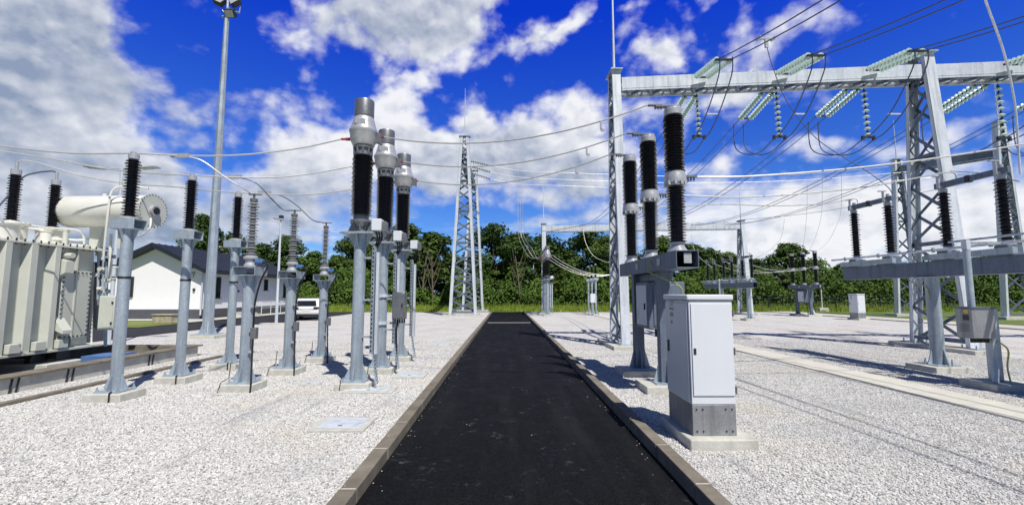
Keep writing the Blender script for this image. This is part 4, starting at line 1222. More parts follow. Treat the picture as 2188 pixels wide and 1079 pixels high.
    MB().box(x0 + .18, x0 + .26, y0 + .15, y0 + .25, zb1 + .1, zb1 + .28).build('shaft_gear', 'galv_new', root)
    MB().bar((x0 + .22, y0 + .2, zb1 + .22), (-.33, y0 + .2, zb1 + .22), .05, .05).build('drive_link', 'galv', root)
    MB().box(x0 + .43, x0 + .55, y0 + .06, y0 + .22, .14, 1.42).build('stand_post', 'galv', root, bev=.004)
    mb = MB().bar((x0 + .30, y0 - .02, .14), (x0 + .42, y0 + .05, .55), .10, .03, up=(0, 1, 0)).bar((x0 + .42, y0 + .05, .55), (x0 + .42, y0 + .05, .9), .10, .03, up=(0, 1, 0))
    mb.build('stand_brace', 'galv', root)
    MB().box(x0 + .1, x0 + .95, y0 - .22, y0 + .45, -.1, .13).build('stand_footing', 'concrete', root, bev=.012)
    MB().tube(smoothpts([(x0 + .45, y0 + .02, .85), (x0 + .58, y0 - .02, .7), (x0 + .56, y0, .4), (x0 + .6, y0, .1)], 5), .013, 6).build('earth_wire', 'wire_yellow', root)
    MB().tube(smoothpts([(-.1, 1.5, 2.06), (-.16, 1.3, 1.95), (-.15, 1.0, 1.86), (-.13, .95, 1.6)], 5), .011, 6).build('earth_wire', 'wire_yellow', root)
    return root


XE, YE = 9.60, 9.02
E = disconnector((XE, YE, 0), 'big disconnector in front of the gantry column with dark insulators and flat arms')
wire('thick pale cable swooping down from overhead onto the outer disconnector insulator', [PY(2065, -120, 7.0), PY(2105, 0, 7.4), PY(2145, 113, 7.9), PY(2168, 220, 8.2), PY(2176, 320, 8.4), PY(2180, 372, 8.42)], .018, 'galv_new', name='drop_cable')
wire('thin cable tie from the upper disconnector arm to the far insulator', [PY(2030, 366, 9.5), PY(2090, 370, 9.2), PY(2140, 380, 8.8), PY(2178, 388, 8.4)], .008, 'wire_dark')

# ------------------------------------------------------------------ the distant copies of the same kit
def far_copy(src, loc, label, rz=0):
    c = copy_tree(src); c.location = loc; c.rotation_euler = (0, 0, rz); c['label'] = label; return c


fx = PY(1166, 560, 36).x
far_copy(C1, (fx, 34.6, 0), 'nearest of the distant silver headed columns, right of the road end')
far_copy(C1, (fx + .03, 36.3, 0), 'middle of the distant silver headed columns, right of the road end')
far_copy(C1, (fx + .06, 38.0, 0), 'farthest of the distant silver headed columns, right of the road end')
for Y, lb in ((35.8, 'nearest of the distant black posts under the low gantry'), (37.4, 'middle of the distant black posts under the low gantry'), (39.0, 'farthest of the distant black posts under the low gantry')):
    far_copy(A1, (7.15, Y, 0), lb)
bx = empty('marshalling_box', (PY(1264, 640, 36).x, 35.5, 0)); tag(bx, 'small pale box on a short stand beside the distant black posts', 'box')
MB().box(-.2, .2, -.12, .12, 1.0, 1.7).build('housing', 'cabinet', bx, bev=.01); MB().box(-.05, .05, -.04, .04, 0, 1.0).build('stand', 'galv', bx)
F2 = far_copy(E, (15.55, 31.3, 0), 'distant low disconnector with a row of black insulators beside the white gantry leg')
F3 = far_copy(D, (PY(1722, 600, 34).x, 34.2, 0), 'distant breaker with three pairs of black insulators on grey cabinet')
# distant busbars
bgrp = 'high conductors strung between the distant gantries'
YW = c1.y
for (pts, lb) in (
        ([(1048, 354, 36), (1110, 365, 36), (1200, 369, 36), (1298, 373, 36), (1460, 377, 36), (1700, 373, 36), (1930, 354, 36)], 'uppermost distant high conductor running off behind the near gantry column'),
        ([(1048, 368, 39), (1110, 379, 39), (1200, 384, 39), (1298, 387, 39), (1460, 391, 39), (1700, 386, 37), (1960, 366, 34)], 'middle distant high conductor running off behind the near gantry column'),
        ([(1048, 383, 42), (1110, 394, 42), (1200, 397, 42), (1298, 401, 42), (1460, 406, 41), (1700, 402, 37), (2080, 372, 32.5)], 'lowest distant high conductor running off behind the near gantry column')):
    wire(lb, [PY(*q) for q in pts], .017, group=bgrp)
for (a, b, lb) in (((1006, 345, 36), (1048, 354, 36), 'dark string holding the uppermost distant conductor'), ((1008, 357, 39), (1048, 368, 39), 'dark string holding the middle distant conductor'), ((1010, 371, 42), (1048, 383, 42), 'dark string holding the lowest distant conductor')):
    a, b = PY(*a), PY(*b); root = empty('tension_insulator', a); tag(root, lb, 'insulator string', 'dark strings on the end-on gantry')
    mh, mg = MB(a), MB(a); string_mb(mh, mg, a, b, 11, .13); mh.build('fittings', 'steel_dark', root); mg.build('discs', 'silicone', root)
dgr = 'thin drop cables to the distant kit'
for k, (x, y0, Y) in enumerate(((1107, 366, 36), (1112, 380, 39), (1117, 394, 42))):
    w_ = ('uppermost', 'middle', 'lowest')[k]
    wire(f'thin drop cable from the {w_} distant conductor to the silver columns', [PY(x, y0, Y), PY(x, 440, Y - .3), PY(x + 1, 500, Y - .5), PY(x + 12 + 4 * k, 532, 36 + k * 1.3), PY(1136 + 5 * k, 552 - k, 35.5 + k * 1.4), Vector((fx - .4, 34.6 + 1.7 * k, C1.location.z + hA(770, 298, 8.35)))], .014, 'wire_light', group=dgr)
for k, (x, y0) in enumerate(((1725, 396), (1757, 381), (1798, 368))):
    w_ = ('nearest the low gantry', 'in the middle', 'nearest the distant white cabinet')[k]
    wire(f'thin drop cable onto the distant three pole breaker, {w_}', [PY(x, y0, 35), PY(x - 1, 450, 35), PY(x - 4 - 5 * k, 490, 34.6), PY(x - 8 - 12 * k, 520, 34.4), PY(1712 + 14 * k, 541, 34.2 - k)], .014, 'wire_light', group=dgr)
fz = C1.location.z + hA(770, 293, 8.35)
for k in range(3):
    wire(('nearest', 'middle', 'farthest')[k] + ' of the low pale cables from the distant silver columns to the black posts', catenary((fx + .4, 34.6 + 1.7 * k, fz), (11.0, 35 + 1.5 * k, fz - 1.0 + .5), 1.25, 18), 0.018, 'wire_light', group='low pale cables among the distant kit', sm=False)
    wire(('nearest', 'middle', 'farthest')[k] + ' of the low pale cables between the distant disconnector and breaker', catenary((15.7, 30.0 + 1.9 * k, 4.0), (F3.location.x - .1, 32.9 + 1.35 * k, 3.7), .55, 16), 0.018, 'wire_light', group='low pale cables among the distant kit', sm=False)
wire('pale curved cable drooping from the low gantry to the black posts', [PY(1246, 492, 38), PY(1252, 520, 37.5), PY(1270, 548, 37), PY(1305, 562, 36.5), PY(1340, 566, 36)], 0.018, 'wire_light', group='low pale cables among the distant kit')
wire('pale curved cable drooping between the low gantry and the distant disconnector', [PY(1477, 500, 37), PY(1484, 535, 36), PY(1500, 555, 35), PY(1522, 572, 34)], 0.018, 'wire_light', group='low pale cables among the distant kit')
wire('pale curved cable reaching up from the distant disconnector to the high line', [PY(1606, 556, 30), PY(1625, 546, 31), PY(1650, 530, 32), PY(1670, 505, 33), PY(1676, 468, 34)], 0.018, 'wire_light', group='low pale cables among the distant kit')
wire('dark shield wire sweeping up from the low gantry to the upper sky', catenary((pR, 37, H3 + .1), (33.0, 30, H4 - 3.0), .5, 16), .016, 'wire_dark', sm=False)

# thin poles with concrete blocks
for (px, pyb, pyt, lb) in ((1140, 655, 562, 'thin pale pole on a block beside the far end of the road'), (1242, 655, 583, 'thin pole on a pale block near the distant black posts'), (1757, 661, 618, 'short thin pole on a block beside the distant breaker'), (713, 656, 590, 'thin pale pole standing beyond the parked car')):
    g = G(px, pyb + 3)
    po = empty('thin_pole', g); tag(po, lb, 'pole', 'thin poles along the far edge')
    hh = PY(px, pyt, g.y).z
    MB().cyl((0, 0, 0), (0, 0, hh), .06, n=8).build('shaft', 'concrete_duct', po)
    MB().box(-.45, .45, -.3, .3, -.1, .3).build('block', 'concrete', po, bev=.02)

# ------------------------------------------------------------------ power transformer
TX = -9.95
tr = empty('power_transformer', (-11, 9, 0)); tag(tr, 'huge cream grey power transformer with ribbed tank and black bushings', 'transformer')
OT = (-11, 9, 0)
T = lambda: MB(OT)
TY1 = 10.95; TZ0, TZ1 = .50, 2.72
T().box(-12.7, TX, 5.0, TY1, TZ0, TZ1).build('tank', 'cream', tr, bev=.015)
T().box(-12.85, TX + .16, 4.9, TY1 + .14, TZ1, TZ1 + .035).build('tank_flange', 'cream', tr, bev=.005)
T().box(-12.8, TX + .10, 4.9, TY1 + .10, TZ1 + .036, TZ1 + .07).build('tank_lid', 'cream_light', tr, bev=.005)
mb = T(); y = 5.1
while y < TY1 + .05:
    mb.cyl((TX + .12, y, TZ1 - .03), (TX + .12, y, TZ1 + .10), .014, n=6); y += .16
mb.build('lid_bolts', 'steel_dark', tr)
T().box(-12.9, TX + .20, 4.9, TY1 + .2, TZ0 - .05, TZ0).build('tank_base', 'cream', tr, bev=.005)
for i, (ya, yb) in enumerate(((7.9, 8.08), (8.38, 8.56), (8.86, 9.04), (9.34, 9.54), (9.84, 10.02))):
    mb = T().prism([(TX, ya - .02, TZ0), (TX + .16, ya + .03, TZ0), (TX + .16, yb - .03, TZ0), (TX, yb + .02, TZ0)], (0, 0, TZ1 - TZ0 - .004))
    mb.build('stiffener', 'cream', tr, bev=.006)
    T().box(TX + .0, TX + .23, yb + .02, yb + .24, TZ0 + .02, TZ0 + .20).build('jacking_lug', 'cream', tr, bev=.006)
T().box(TX, TX + .12, 10.42, 10.45, TZ0, TZ1 - .004).build('stiffener', 'cream', tr)
T().cyl((TX + .0, 10.16, 2.55), (TX + .26, 10.16, 2.55), .06, n=16).build('lifting_trunnion', 'cream', tr)
T().prism([(TX, 10.03, 2.02), (TX + .24, 10.03, 2.16), (TX + .24, 10.03, 2.42), (TX, 10.03, 2.5)], (0, .20, 0)).build('lifting_bracket', 'cream', tr, bev=.006)
T().prism([(TX, 10.03, .95), (TX + .30, 10.03, .82), (TX + .30, 10.03, .9), (TX, 10.03, 1.3)], (0, .22, 0)).build('jacking_bracket', 'cream', tr, bev=.006)
pf = T().box(TX + .004, TX + .10, 10.12, 10.82, .70, 2.22).build('access_cover', 'cream', tr, bev=.008)
mb = T()
for k in range(15):
    z = .76 + k * .10
    for yy in (10.15, 10.79): mb.cyl((TX + .10, yy, z), (TX + .125, yy, z), .016, n=6)
for k in range(7):
    for z in (.74, 2.18): mb.cyl((TX + .10, 10.18 + k * .1, z), (TX + .125, 10.18 + k * .1, z), .016, n=6)
mb.build('cover_bolts', 'steel_dark', tr)
# bushings
for (px, ytop, ybot, Y, pt) in ((28, 374, 472, 9.9, 345), (115, 396, 486, 10.75, 368)):
    b0 = PY(px - 4, ybot, Y); b1 = PY(px + 1, ytop, Y); L = b1.z - b0.z
    X = b0.x
    tb_ = T(); bolt_ring(tb_, (X, Y, b0.z - .05), .27, 12, .014, .03)
    tb_.lathe([(.36, TZ1 + .07), (.36, TZ1 + .10), (.27, TZ1 + .11), (.27, b0.z - .10), (.31, b0.z - .09), (.31, b0.z - .05), (.14, b0.z - .04), (.12, b0.z)], (X, Y, 0), 28).build('bushing_turret', 'cream_light', tr)
    T().lathe([(r, z) for r, z in sheds(b0.z, b1.z, 18, .078, .125, .9)], (X, Y, 0), 24).build('bushing', 'porcelain', tr)
    T().lathe([(.09, b1.z), (.09, b1.z + .12), (.03, b1.z + .13), (.03, PY(px, pt, Y).z)], (X, Y, 0), 16).build('bushing_cap', 'alu', tr)
wire('dark lead leaving the second bushing toward the first and down out of view', [PY(119, 368, 10.75), PY(108, 366, 10.7), PY(75, 370, 10.4), PY(48, 380, 10.2), PY(20, 415, 9.8), PY(-20, 460, 9.4)], .018, 'wire_dark')
# small secondary turrets and pipework on the lid
for (px, Y, r, h, m_) in ((-8, 9.4, .34, .42, 'cream_light'), (98, 10.3, .10, .38, 'cream_light'), (128, 10.9, .17, .30, 'cream_light'), (140, 10.6, .05, .45, 'cream')):
    X = PY(px, 500, Y).x
    T().lathe([(r, TZ1 + .07), (r, TZ1 + h), (r * 1.15, TZ1 + h), (r * 1.15, TZ1 + h + .03), (.02, TZ1 + h + .035)], (X, Y, 0), 20).build('turret', m_, tr)
for pts, r in (([(-11.2, 9.9, 3.18), (-10.9, 10.3, 3.18), (-10.6, 10.6, 3.15)], .025), ([(-10.9, 9.4, 3.22), (-10.6, 10.4, 3.22), (-10.3, 10.9, 3.2), (-10.25, 11.0, 2.9)], .022), ([(-10.7, 10.5, 2.95), (-10.35, 10.9, 2.98), (-10.1, 11.25, 2.9), (-10.05, 11.3, 1.4)], .03), ([(-10.4, 10.6, 2.85), (-10.2, 11.2, 2.86), (-9.85, 11.35, 2.8)], .028)):
    T().tube(smoothpts(pts, 5), r, 8).build('pipe', 'cream_light', tr)
# conservator
ca, cb_ = PY(326, 451, 10.95), PY(140, 444, 11.1)
cb_.z = ca.z
d = (cb_ - ca); Lc = d.length; rr = .385
T().lathe([(.02, 0), (rr * 1.0, .0), (rr, .03), (rr, Lc - .14), (rr * .93, Lc - .05), (rr * .72, Lc), (.02, Lc + .03)], ca, 36, axis=d.normalized()).build('conservator', 'cream_light', tr)
mb = T().lathe([(rr + .02, -.025), (rr + .03, -.025), (rr + .03, .015), (rr, .02)], ca, 36, axis=d.normalized()); mb.build('conservator_flange', 'cream', tr)
mb = T(); bolt_ring(mb, ca - d.normalized() * .04, rr + .008, 28, .010, .02, axis=d.normalized()); mb.build('flange_bolts', 'steel_dark', tr)
dn = d.normalized()
T().lathe([(.13, -.10), (.13, -.02), (.10, 0)], ca - dn * .0, 20, axis=dn).build('gauge_ring', 'alu', tr)
T().lathe([(.02, -.125), (.085, -.12), (.09, -.10)], ca, 20, axis=dn).build('gauge_face', 'black', tr)
for t_ in (.30, .62):
    p = ca.lerp(cb_, t_)
    T().prism([(p.x - .13, p.y - .05, p.z - rr + .03), (p.x + .2, p.y - .05, p.z - rr + .03), (p.x + .06, p.y - .05, TZ1 + .07), (p.x - .1, p.y - .05, TZ1 + .07)], (0, .14, 0)).build('conservator_leg', 'cream', tr)
pl = T().tube(smoothpts([(ca.x - .8, 10.62, 2.5), (ca.x - .72, 10.55, ca.z - .2), (ca.x - .7, 10.60, ca.z + .42), (ca.x - .4, 10.72, ca.z + .55), (ca.x - .02, 10.80, ca.z + .52)], 6), .024, 8); pl.build('pipe', 'cream_light', tr)
T().tube(smoothpts([ca + Vector((.05, -.1, -.2)), ca + Vector((.12, -.2, -.45)), ca + Vector((-.1, -.15, -.62)), ca + Vector((-.35, 0, -.6))], 6), .022, 8).build('pipe', 'cream_light', tr)
T().cyl(ca + Vector((-1.45, .3, rr - .02)), ca + Vector((-1.45, .3, rr + .10)), .05, n=12).build('filler_cap', 'cream_light', tr)
# end equipment: marshalling box, vertical pipes, valves
q0, q1 = PY(207, 705, 10.7), PY(246, 632, 10.7)
T().box(q0.x, q1.x, 10.7, 10.95, q0.z, q1.z).build('marshalling_box', 'cream', tr, bev=.01)
T().box(q0.x + .02, q1.x - .02, 10.682, 10.698, q0.z + .03, q1.z - .03).build('marshalling_door', 'cream', tr, bev=.004)
for zz in (.2, .8):
    T().cbox((q1.x - .03, 10.675, q0.z + (q1.z - q0.z) * zz), .03, .02, .05).build('hinge', 'steel_dark', tr)
for (px, ya, yb, r, m_) in ((198, 540, 735, .022, 'cream_light'), (212, 470, 640, .028, 'galv'), (222, 540, 640, .03, 'galv'), (228, 560, 740, .035, 'galv'), (237, 500, 600, .035, 'cream_light'), (205, 560, 700, .016, 'black')):
    a, b = PY(px, ya, 11.1), PY(px - 3, yb, 11.1); T().cyl(a, b, r, n=10).build('pipe', m_, tr)
rnd = random.Random(3)
for k in range(16):
    p = PY(rnd.uniform(196, 242), rnd.uniform(536, 630), rnd.uniform(10.95, 11.4)); dd = rnd.choice([(1, 0, 0), (0, 0, 1), (0, 1, 0)])
    T().lathe([(.05, -.05), (.05, -.03), (.03, -.03), (.03, .03), (.05, .03), (.05, .05)], p, 12, axis=dd).build('valve', rnd.choice(['cream', 'alu_dark', 'steel_dark', 'cream_light']), tr)
for k in range(9):
    a = PY(rnd.uniform(196, 235), rnd.uniform(540, 640), 11.15); b = a + Vector(rnd.choice([(.35, 0, 0), (0, 0, .3), (.25, .2, 0), (-.3, 0, 0)])); T().tube([a, b], .016, 7).build('pipe', rnd.choice(['cream_light', 'alu', 'black', 'cream']), tr)
# radiators behind the conservator side
for k in range(5):
    T().box(-12.6 + k * .0, -10.35, TY1 + .35 + k * .12, TY1 + .38 + k * .12, .8, 2.5).build('radiator_panel', 'cream', tr, bev=.006)
# skid, wheels
for yy in (8.6, 10.3):
    T().box(-12.6, TX + .1, yy - .15, yy + .15, .28, TZ0 - .05).build('skid_beam', 'steel_dark', tr)
    T().cyl((TX - .25, yy - .3, .27), (TX - .13, yy - .3, .27), .18, n=20).build('roller', 'steel_dark', tr)
pl_ = T().box(-12.9, -9.6, 7.5, 8.2, .011, .22).box(-12.9, -9.6, 9.7, 10.6, .011, .22); pl_.build('concrete_pad', 'concrete', tr, bev=.01)
bt_ = MB(OT).box(-9.55, -8.95, 10.4, 11.2, .012, .30).build('blue_tub', 'blue_part'); bt_.location = OT
tag(bt_, 'blue tub lying behind the basin rim below the transformer', 'tub')
bt_.scale = (1, 1, 1)

# ------------------------------------------------------------------ floodlight mast and lamps
gm = G(443, 722)
ms = empty('floodlight_mast', gm); tag(ms, 'very tall tapered steel mast with floodlights at its head', 'mast')
hm = PY(488, 34, gm.y).z
MB().lathe([(.20, .15), (.09, hm)], n=8).build('shaft', 'galv', ms)
MB().cbox((0, 0, .15), .8, .8, .03).build('base_plate', 'galv', ms)
for k in range(6):
    a = k * math.pi / 3; dd = Vector((math.cos(a), math.sin(a), 0)); n_ = Vector((-dd.y, dd.x, 0)) * .012
    MB().prism([dd * .185 + Vector((0, 0, .165)), dd * .34 + Vector((0, 0, .165)), dd * .185 + Vector((0, 0, .62))], n_).build('gusset', 'galv', ms)
MB().box(-.8, .55, -.5, .5, -.1, .14).build('footing', 'concrete', ms, bev=.012)
MB().cyl((0, 0, hm), (0, 0, hm + 1.1), .04, n=10).build('head_tube', 'galv_new', ms)
mb = MB().cyl((-.18, 0, hm - .05), (.18, 0, hm - .05), .05, n=10).bar((.0, 0, hm + .15), (.5, 0, hm + .15), .10, .03).bar((0, 0, hm + .3), (.15, 0, hm + .3), .1, .04)
mb.tube([(0, 0, hm - .02), (-.26, 0, hm + .30), (-.28, 0, hm + .45)], .02, 6).tube([(.5, 0, hm + .1), (.52, 0, hm + .4), (.4, 0, hm + .6)], .02, 6)
mb.build('bracket', 'galv', ms)
for (x, z, rx, ry) in ((-.30, .58, -20, 25), (.34, .56, -15, -30), (.16, .06, 40, 0)):
    m_ = Matrix.Translation((x, -.05, hm + z)) @ Euler((R(rx), R(ry), 0)).to_matrix().to_4x4()
    def xf(mbx):
        mbx.v = [m_ @ v for v in mbx.v]; return mbx
    fl = xf(MB().box(-.20, .20, -.10, .10, -.16, .16)).build('floodlight', 'steel_dark', ms, bev=.015)
    xf(MB().box(-.17, .17, -.112, -.102, -.13, .13)).build('lens', 'lens', fl)
    xf(MB().box(-.19, -.17, .1, .15, -.14, .14).box(-.09, -.07, .1, .15, -.14, .14).box(.01, .03, .1, .15, -.14, .14).box(.11, .13, .1, .15, -.14, .14)).build('heat_fins', 'steel_dark', fl)

gl = G(590, 692)
lp = empty('street_lamp', gl); tag(lp, 'slim grey lamp post by the building, between two arrester posts', 'street lamp')
hl = PY(592, 470, gl.y).z
MB().tube([(0, 0, 0), (0, 0, hl)], .085, 12, r1=.05).build('pole', 'galv_new', lp)
mb = MB().bar((.12, 0, hl + .02), (-.42, 0, hl + .10), .26, .07); mb.build('lamp_head', 'alu', lp, bev=.02)
MB().box(-.1, .12, -.08, .08, hl + .1, hl + .25).cyl((0, 0, hl), (.0, 0, hl + .3), .02, n=6).build('sensor_box', 'steel_dark', lp)
MB().box(-.8, .9, -.3, .3, -.1, .05).build('footing', 'concrete', lp, bev=.01)

g5 = PY(258, 400, 15.0)
dl = empty('double_street_lamp', (g5.x, 15.0, 0)); tag(dl, 'two armed lamp rising behind the cream conservator tank', 'street lamp')
hd = PY(258, 362, 15).z
MB().tube([(0, 0, 0), (0, 0, hd)], .07, 10, r1=.045).build('pole', 'galv_new', dl)
for s in (-1, 1):
    am = MB().bar((0, 0, hd - .02), (s * .65, 0, hd + .03), .06, .05).build('arm', 'galv', dl)
    MB().bar((s * .62, 0, hd + .03), (s * 1.2, 0, hd + .08), .26, .06).build('lamp_head', 'alu', dl, bev=.02)

# ------------------------------------------------------------------ building
BX0, BX1, BY0, BY1 = -27.0, G(438, 682).x, G(438, 683).y, 42.0
bd = empty('service_building', ((BX0 + BX1) / 2, BY0, 0)); tag(bd, 'long low white building with dark pitched roof and grey plinth', 'building')
OB = tuple(bd.location); B = lambda: MB(OB)
ze = PY(438, 577, BY0).z; xr = PY(337, 530, BY0).x; zr = PY(337, 530, BY0).z
BX0 = 2 * xr - BX1
B().box(BX0, BX1, BY0, BY1, -.1, .68).build('plinth', 'plinth', bd)
B().prism([(BX0, BY0, .68), (BX1, BY0, .68), (BX1, BY0, ze), (xr, BY0, zr), (BX0, BY0, ze)], (0, BY1 - BY0, 0)).build('wall', 'wall_white', bd, smooth=False)
# roof slabs with overhang
sl = (zr - ze) / (xr - BX0); ov = .5; th = .26
for s in (-1, 1):
    xe = (BX1 + ov) if s > 0 else (BX0 - ov); z_e = ze - ov * sl
    rf = B().prism([(xr, BY0 - .55, zr + .02), (xe, BY0 - .55, z_e + .02), (xe, BY0 - .55, z_e + .02 + th), (xr, BY0 - .55, zr + .02 + th)], (0, BY1 - BY0 + 1.0, 0)).build('roof', 'roof', bd, smooth=False)
    mb = B(); n_ = 22
    for k in range(n_ + 1):
        yy = BY0 - .5 + (BY1 - BY0 + .9) * k / n_
        mb.bar((xr, yy, zr + .30), (xe, yy, z_e + .30), .03, .04)
    mb.build('roof_seam', 'roof', rf)
    B().cyl((xe + s * .06, BY0 - .55, z_e + .08), (xe + s * .06, BY1 + .4, z_e + .08), .08, n=12).build('gutter', 'roof', rf)
B().cyl((BX1 + .10, BY0 - .1, .3), (BX1 + .10, BY0 - .1, ze - .05), .05, n=10).build('downpipe', 'galv_new', bd)
def winx(pxl, pxr, pyt, pyb, nm='window'):
    a = PX(pxl, (pyt + pyb) / 2, BX1); b = PX(pxr, (pyt + pyb) / 2, BX1); mid = (a.y + b.y) / 2
    zt, z0 = PY(pxl, pyt, a.y).z, PY(pxl, pyb, a.y).z
    f = B().box(BX1 + .002, BX1 + .03, a.y, b.y, z0, zt).build(nm, 'frame_dark', bd)
    B().box(BX1 + .031, BX1 + .036, a.y + .06, b.y - .06, z0 + .06, zt - .06).build('pane', 'window', f)
    B().box(BX1 + .002, BX1 + .12, a.y - .05, b.y + .05, z0 - .05, z0 - .002).build('sill', 'alu_dark', f)
for (a, b, t_, z_) in ((459, 471, 592, 637), (491, 499, 594, 637), (564, 572, 597, 620), (592, 596, 601, 636), (605, 611, 603, 636)):
    winx(a, b, t_, z_)
da = PX(520, 620, BX1); db = PX(530, 620, BX1)
dr = B().box(BX1 + .002, BX1 + .05, da.y, db.y, .35, 2.5).build('door', 'frame_dark', bd)
B().cyl((BX1 + .06, db.y - .15, 1.3), (BX1 + .06, db.y - .15, 1.6), .02, n=8).build('handle', 'alu', dr)
for (px, py, sx, sz) in ((411, 570, .36, .18), (415.5, 619, .13, .18), (283, 613, .18, 1.35)):
    p = PY(px, py, BY0); B().box(p.x - sx / 2, p.x + sx / 2, BY0 - .10, BY0 - .002, p.z - sz / 2, p.z + sz / 2).build('wall_fitting', 'frame_dark', bd, bev=.01)
def seven(px, py, h):
    p = PY(px, py, BY0); w = h * .62; t = .05
    m = B().box(p.x - w / 2, p.x + w / 2, BY0 - .03, BY0 - .003, p.z + h / 2 - t, p.z + h / 2)
    m.bar((p.x + w / 2 - t / 2, BY0 - .0165, p.z + h / 2 - t), (p.x - w * .12, BY0 - .0165, p.z - h / 2), .027, t, up=(1, 0, 0))
    m.box(p.x - w / 2, p.x - w / 2 + t, BY0 - .03, BY0 - .003, p.z + h / 2 - .13, p.z + h / 2 - t)
    m.build('house_number', 'alu_dark', bd)
seven(413.5, 587, .34)
for (px, py) in ((516, 590), (508, 622)):
    p = PX(px, py, BX1); B().cbox((BX1 + .05, p.y, p.z), .10, .14, .14).build('wall_lamp', 'steel_dark', bd, bev=.01)
for k in range(4):
    B().box(BX1 + .002, BX1 + .45 + .3 * (3 - k), 33.2, 35.6, .0 + .085 * k, .085 * (k + 1)).build('step', 'concrete', bd, bev=.006)
rl = empty('handrail', (BX1 + .9, 36.5, 0)); tag(rl, 'white tube handrail at the building steps left of the car', 'handrail')
mb = MB((BX1 + .9, 36.5, 0))
xr_ = BX1 + .95
for yy in (35.8, 37.2, 38.8, 40.4): mb.cyl((xr_, yy, 0.0), (xr_, yy, 1.05), .03, n=8)
mb.build('baluster', 'galv_new', rl)
mb = MB((BX1 + .9, 36.5, 0)); mb.cyl((xr_, 35.8, 1.05), (xr_, 40.4, 1.05), .03, n=8); mb.cyl((xr_, 35.8, .6), (xr_, 40.4, .6), .02, n=8); mb.build('rail', 'galv_new', rl)
gb = G(353, 690)
sb_ = MB().box(-.55, .55, -.3, .3, 0, .45).box(-.6, .6, -.35, .35, .45, .52).build('stone_bench', 'stone_block', bev=.02); sb_.location = gb
tag(sb_, 'small buff stone block on the grass strip before the gable wall', 'block')
sheet('grass_verge', [(-32, 22.9), (-18.3, 22.9), (-18.3, 28.4), (-32, 28.4)], .03, 'grass_ground')
sheet('side_road', [(-32, 19.5), (-18.2, 19.5), (-18.2, 22.85), (-32, 22.85)], .012, 'asphalt_side')
sheet('pavement', [(-32, 28.4), (-19.0, 28.4), (-19.0, BY0), (-32, BY0)], .05, 'concrete')

# ------------------------------------------------------------------ car (rear to the viewer)
gc = G(684, 685)
cr_ = empty('parked_car', (gc.x - .92, gc.y, 0.012), R(15)); cr_.scale = (.96, .92, .86); tag(cr_, 'white hatchback suv parked tail towards the viewer by the building', 'car')
W2 = .90
prof = [(0.02, .42), (-.04, .62), (0.0, .92), (.10, 1.02), (.30, 1.50), (.42, 1.58), (1.6, 1.62), (2.25, 1.52), (3.0, 1.04), (3.9, .93), (4.2, .75), (4.25, .42), (4.1, .30), (.15, .30)]
body = MB().prism([(-W2, y, z) for y, z in prof], (2 * W2, 0, 0)); 
for v in body.v:
    if v.z > 1.0: v.x *= 1 - .22 * (v.z - 1.0) / .6
body.build('body', 'car_paint', cr_, bev=.05)
MB().prism([(-.62, .095, 1.06), (.62, .095, 1.06), (.56, .265, 1.45), (-.56, .265, 1.45)], (0, -.015, .0)).build('rear_window', 'window', cr_)
for s in (-1, 1):
    ww = MB(); ww.prism([(s * (W2 + .0), .45, 1.06), (s * W2, 2.75, 1.06), (s * (W2 - .155), 2.2, 1.47), (s * (W2 - .165), .55, 1.47)], (s * .012, 0, 0)); ww.build('side_window', 'window', cr_)
    MB().box(s * .62 - .17, s * .62 + .17, -.05, .03, .84, .99).build('tail_lamp', 'car_black_lens', cr_, bev=.02)
    for yy in (.85, 3.4):
        t_ = MB().cyl((s * (W2 - .20), yy, .33), (s * (W2 + .015), yy, .33), .34, n=24).build('wheel', 'tyre', cr_)
        MB().cyl((s * (W2 + .016), yy, .33), (s * (W2 + .022), yy, .33), .22, n=20).build('rim', 'alu', t_)
    MB().cbox((s * (W2 + .06), 2.5, 1.08), .12, .14, .12).build('mirror', 'car_dark', cr_, bev=.02)
MB().box(-.86, .86, -.06, .10, .30, .46).build('bumper', 'car_dark', cr_, bev=.02)
MB().box(-.26, .26, -.058, -.045, .68, .80).build('number_plate', 'sticker', cr_)
MB().box(-.7, .7, -.048, -.03, .81, .83).build('boot_trim', 'alu_dark', cr_)

# ------------------------------------------------------------------ fence at the far right
fn = empty('wire_fence', (26, 47.5, 0)); tag(fn, 'wire fence on brown posts at the foot of the far trees', 'fence')
mb = MB((26, 47.5, 0)); 
for k in range(12): 
    x = 23 + k * 2.4; MB((26, 47.5, 0)).box(x - .04, x + .04, 47.46, 47.54, -.1, 1.6).build('post', 'steel_dark', fn)
for z in (.3, .6, .9, 1.2, 1.5): mb.box(23, 49.5, 47.494, 47.506, z, z + .012)
mb.build('line_wire', 'galv_beam', fn)

# ------------------------------------------------------------------ vegetation
def leaf_card(mb_v, mb_f, p, n, size, rnd):
    u = n.orthogonal().normalized(); w = n.cross(u); a = rnd.uniform(0, 6.28)
    u2 = u * math.cos(a) + w * math.sin(a); w2 = n.cross(u2)
    s = size * rnd.uniform(.6, 1.3); k = len(mb_v)
    mb_v += [p - u2 * s, p - w2 * s * .55 + n * s * .12, p + u2 * s, p + w2 * s * .55 + n * s * .12]
    mb_f.append((k, k + 1, k + 2, k + 3))


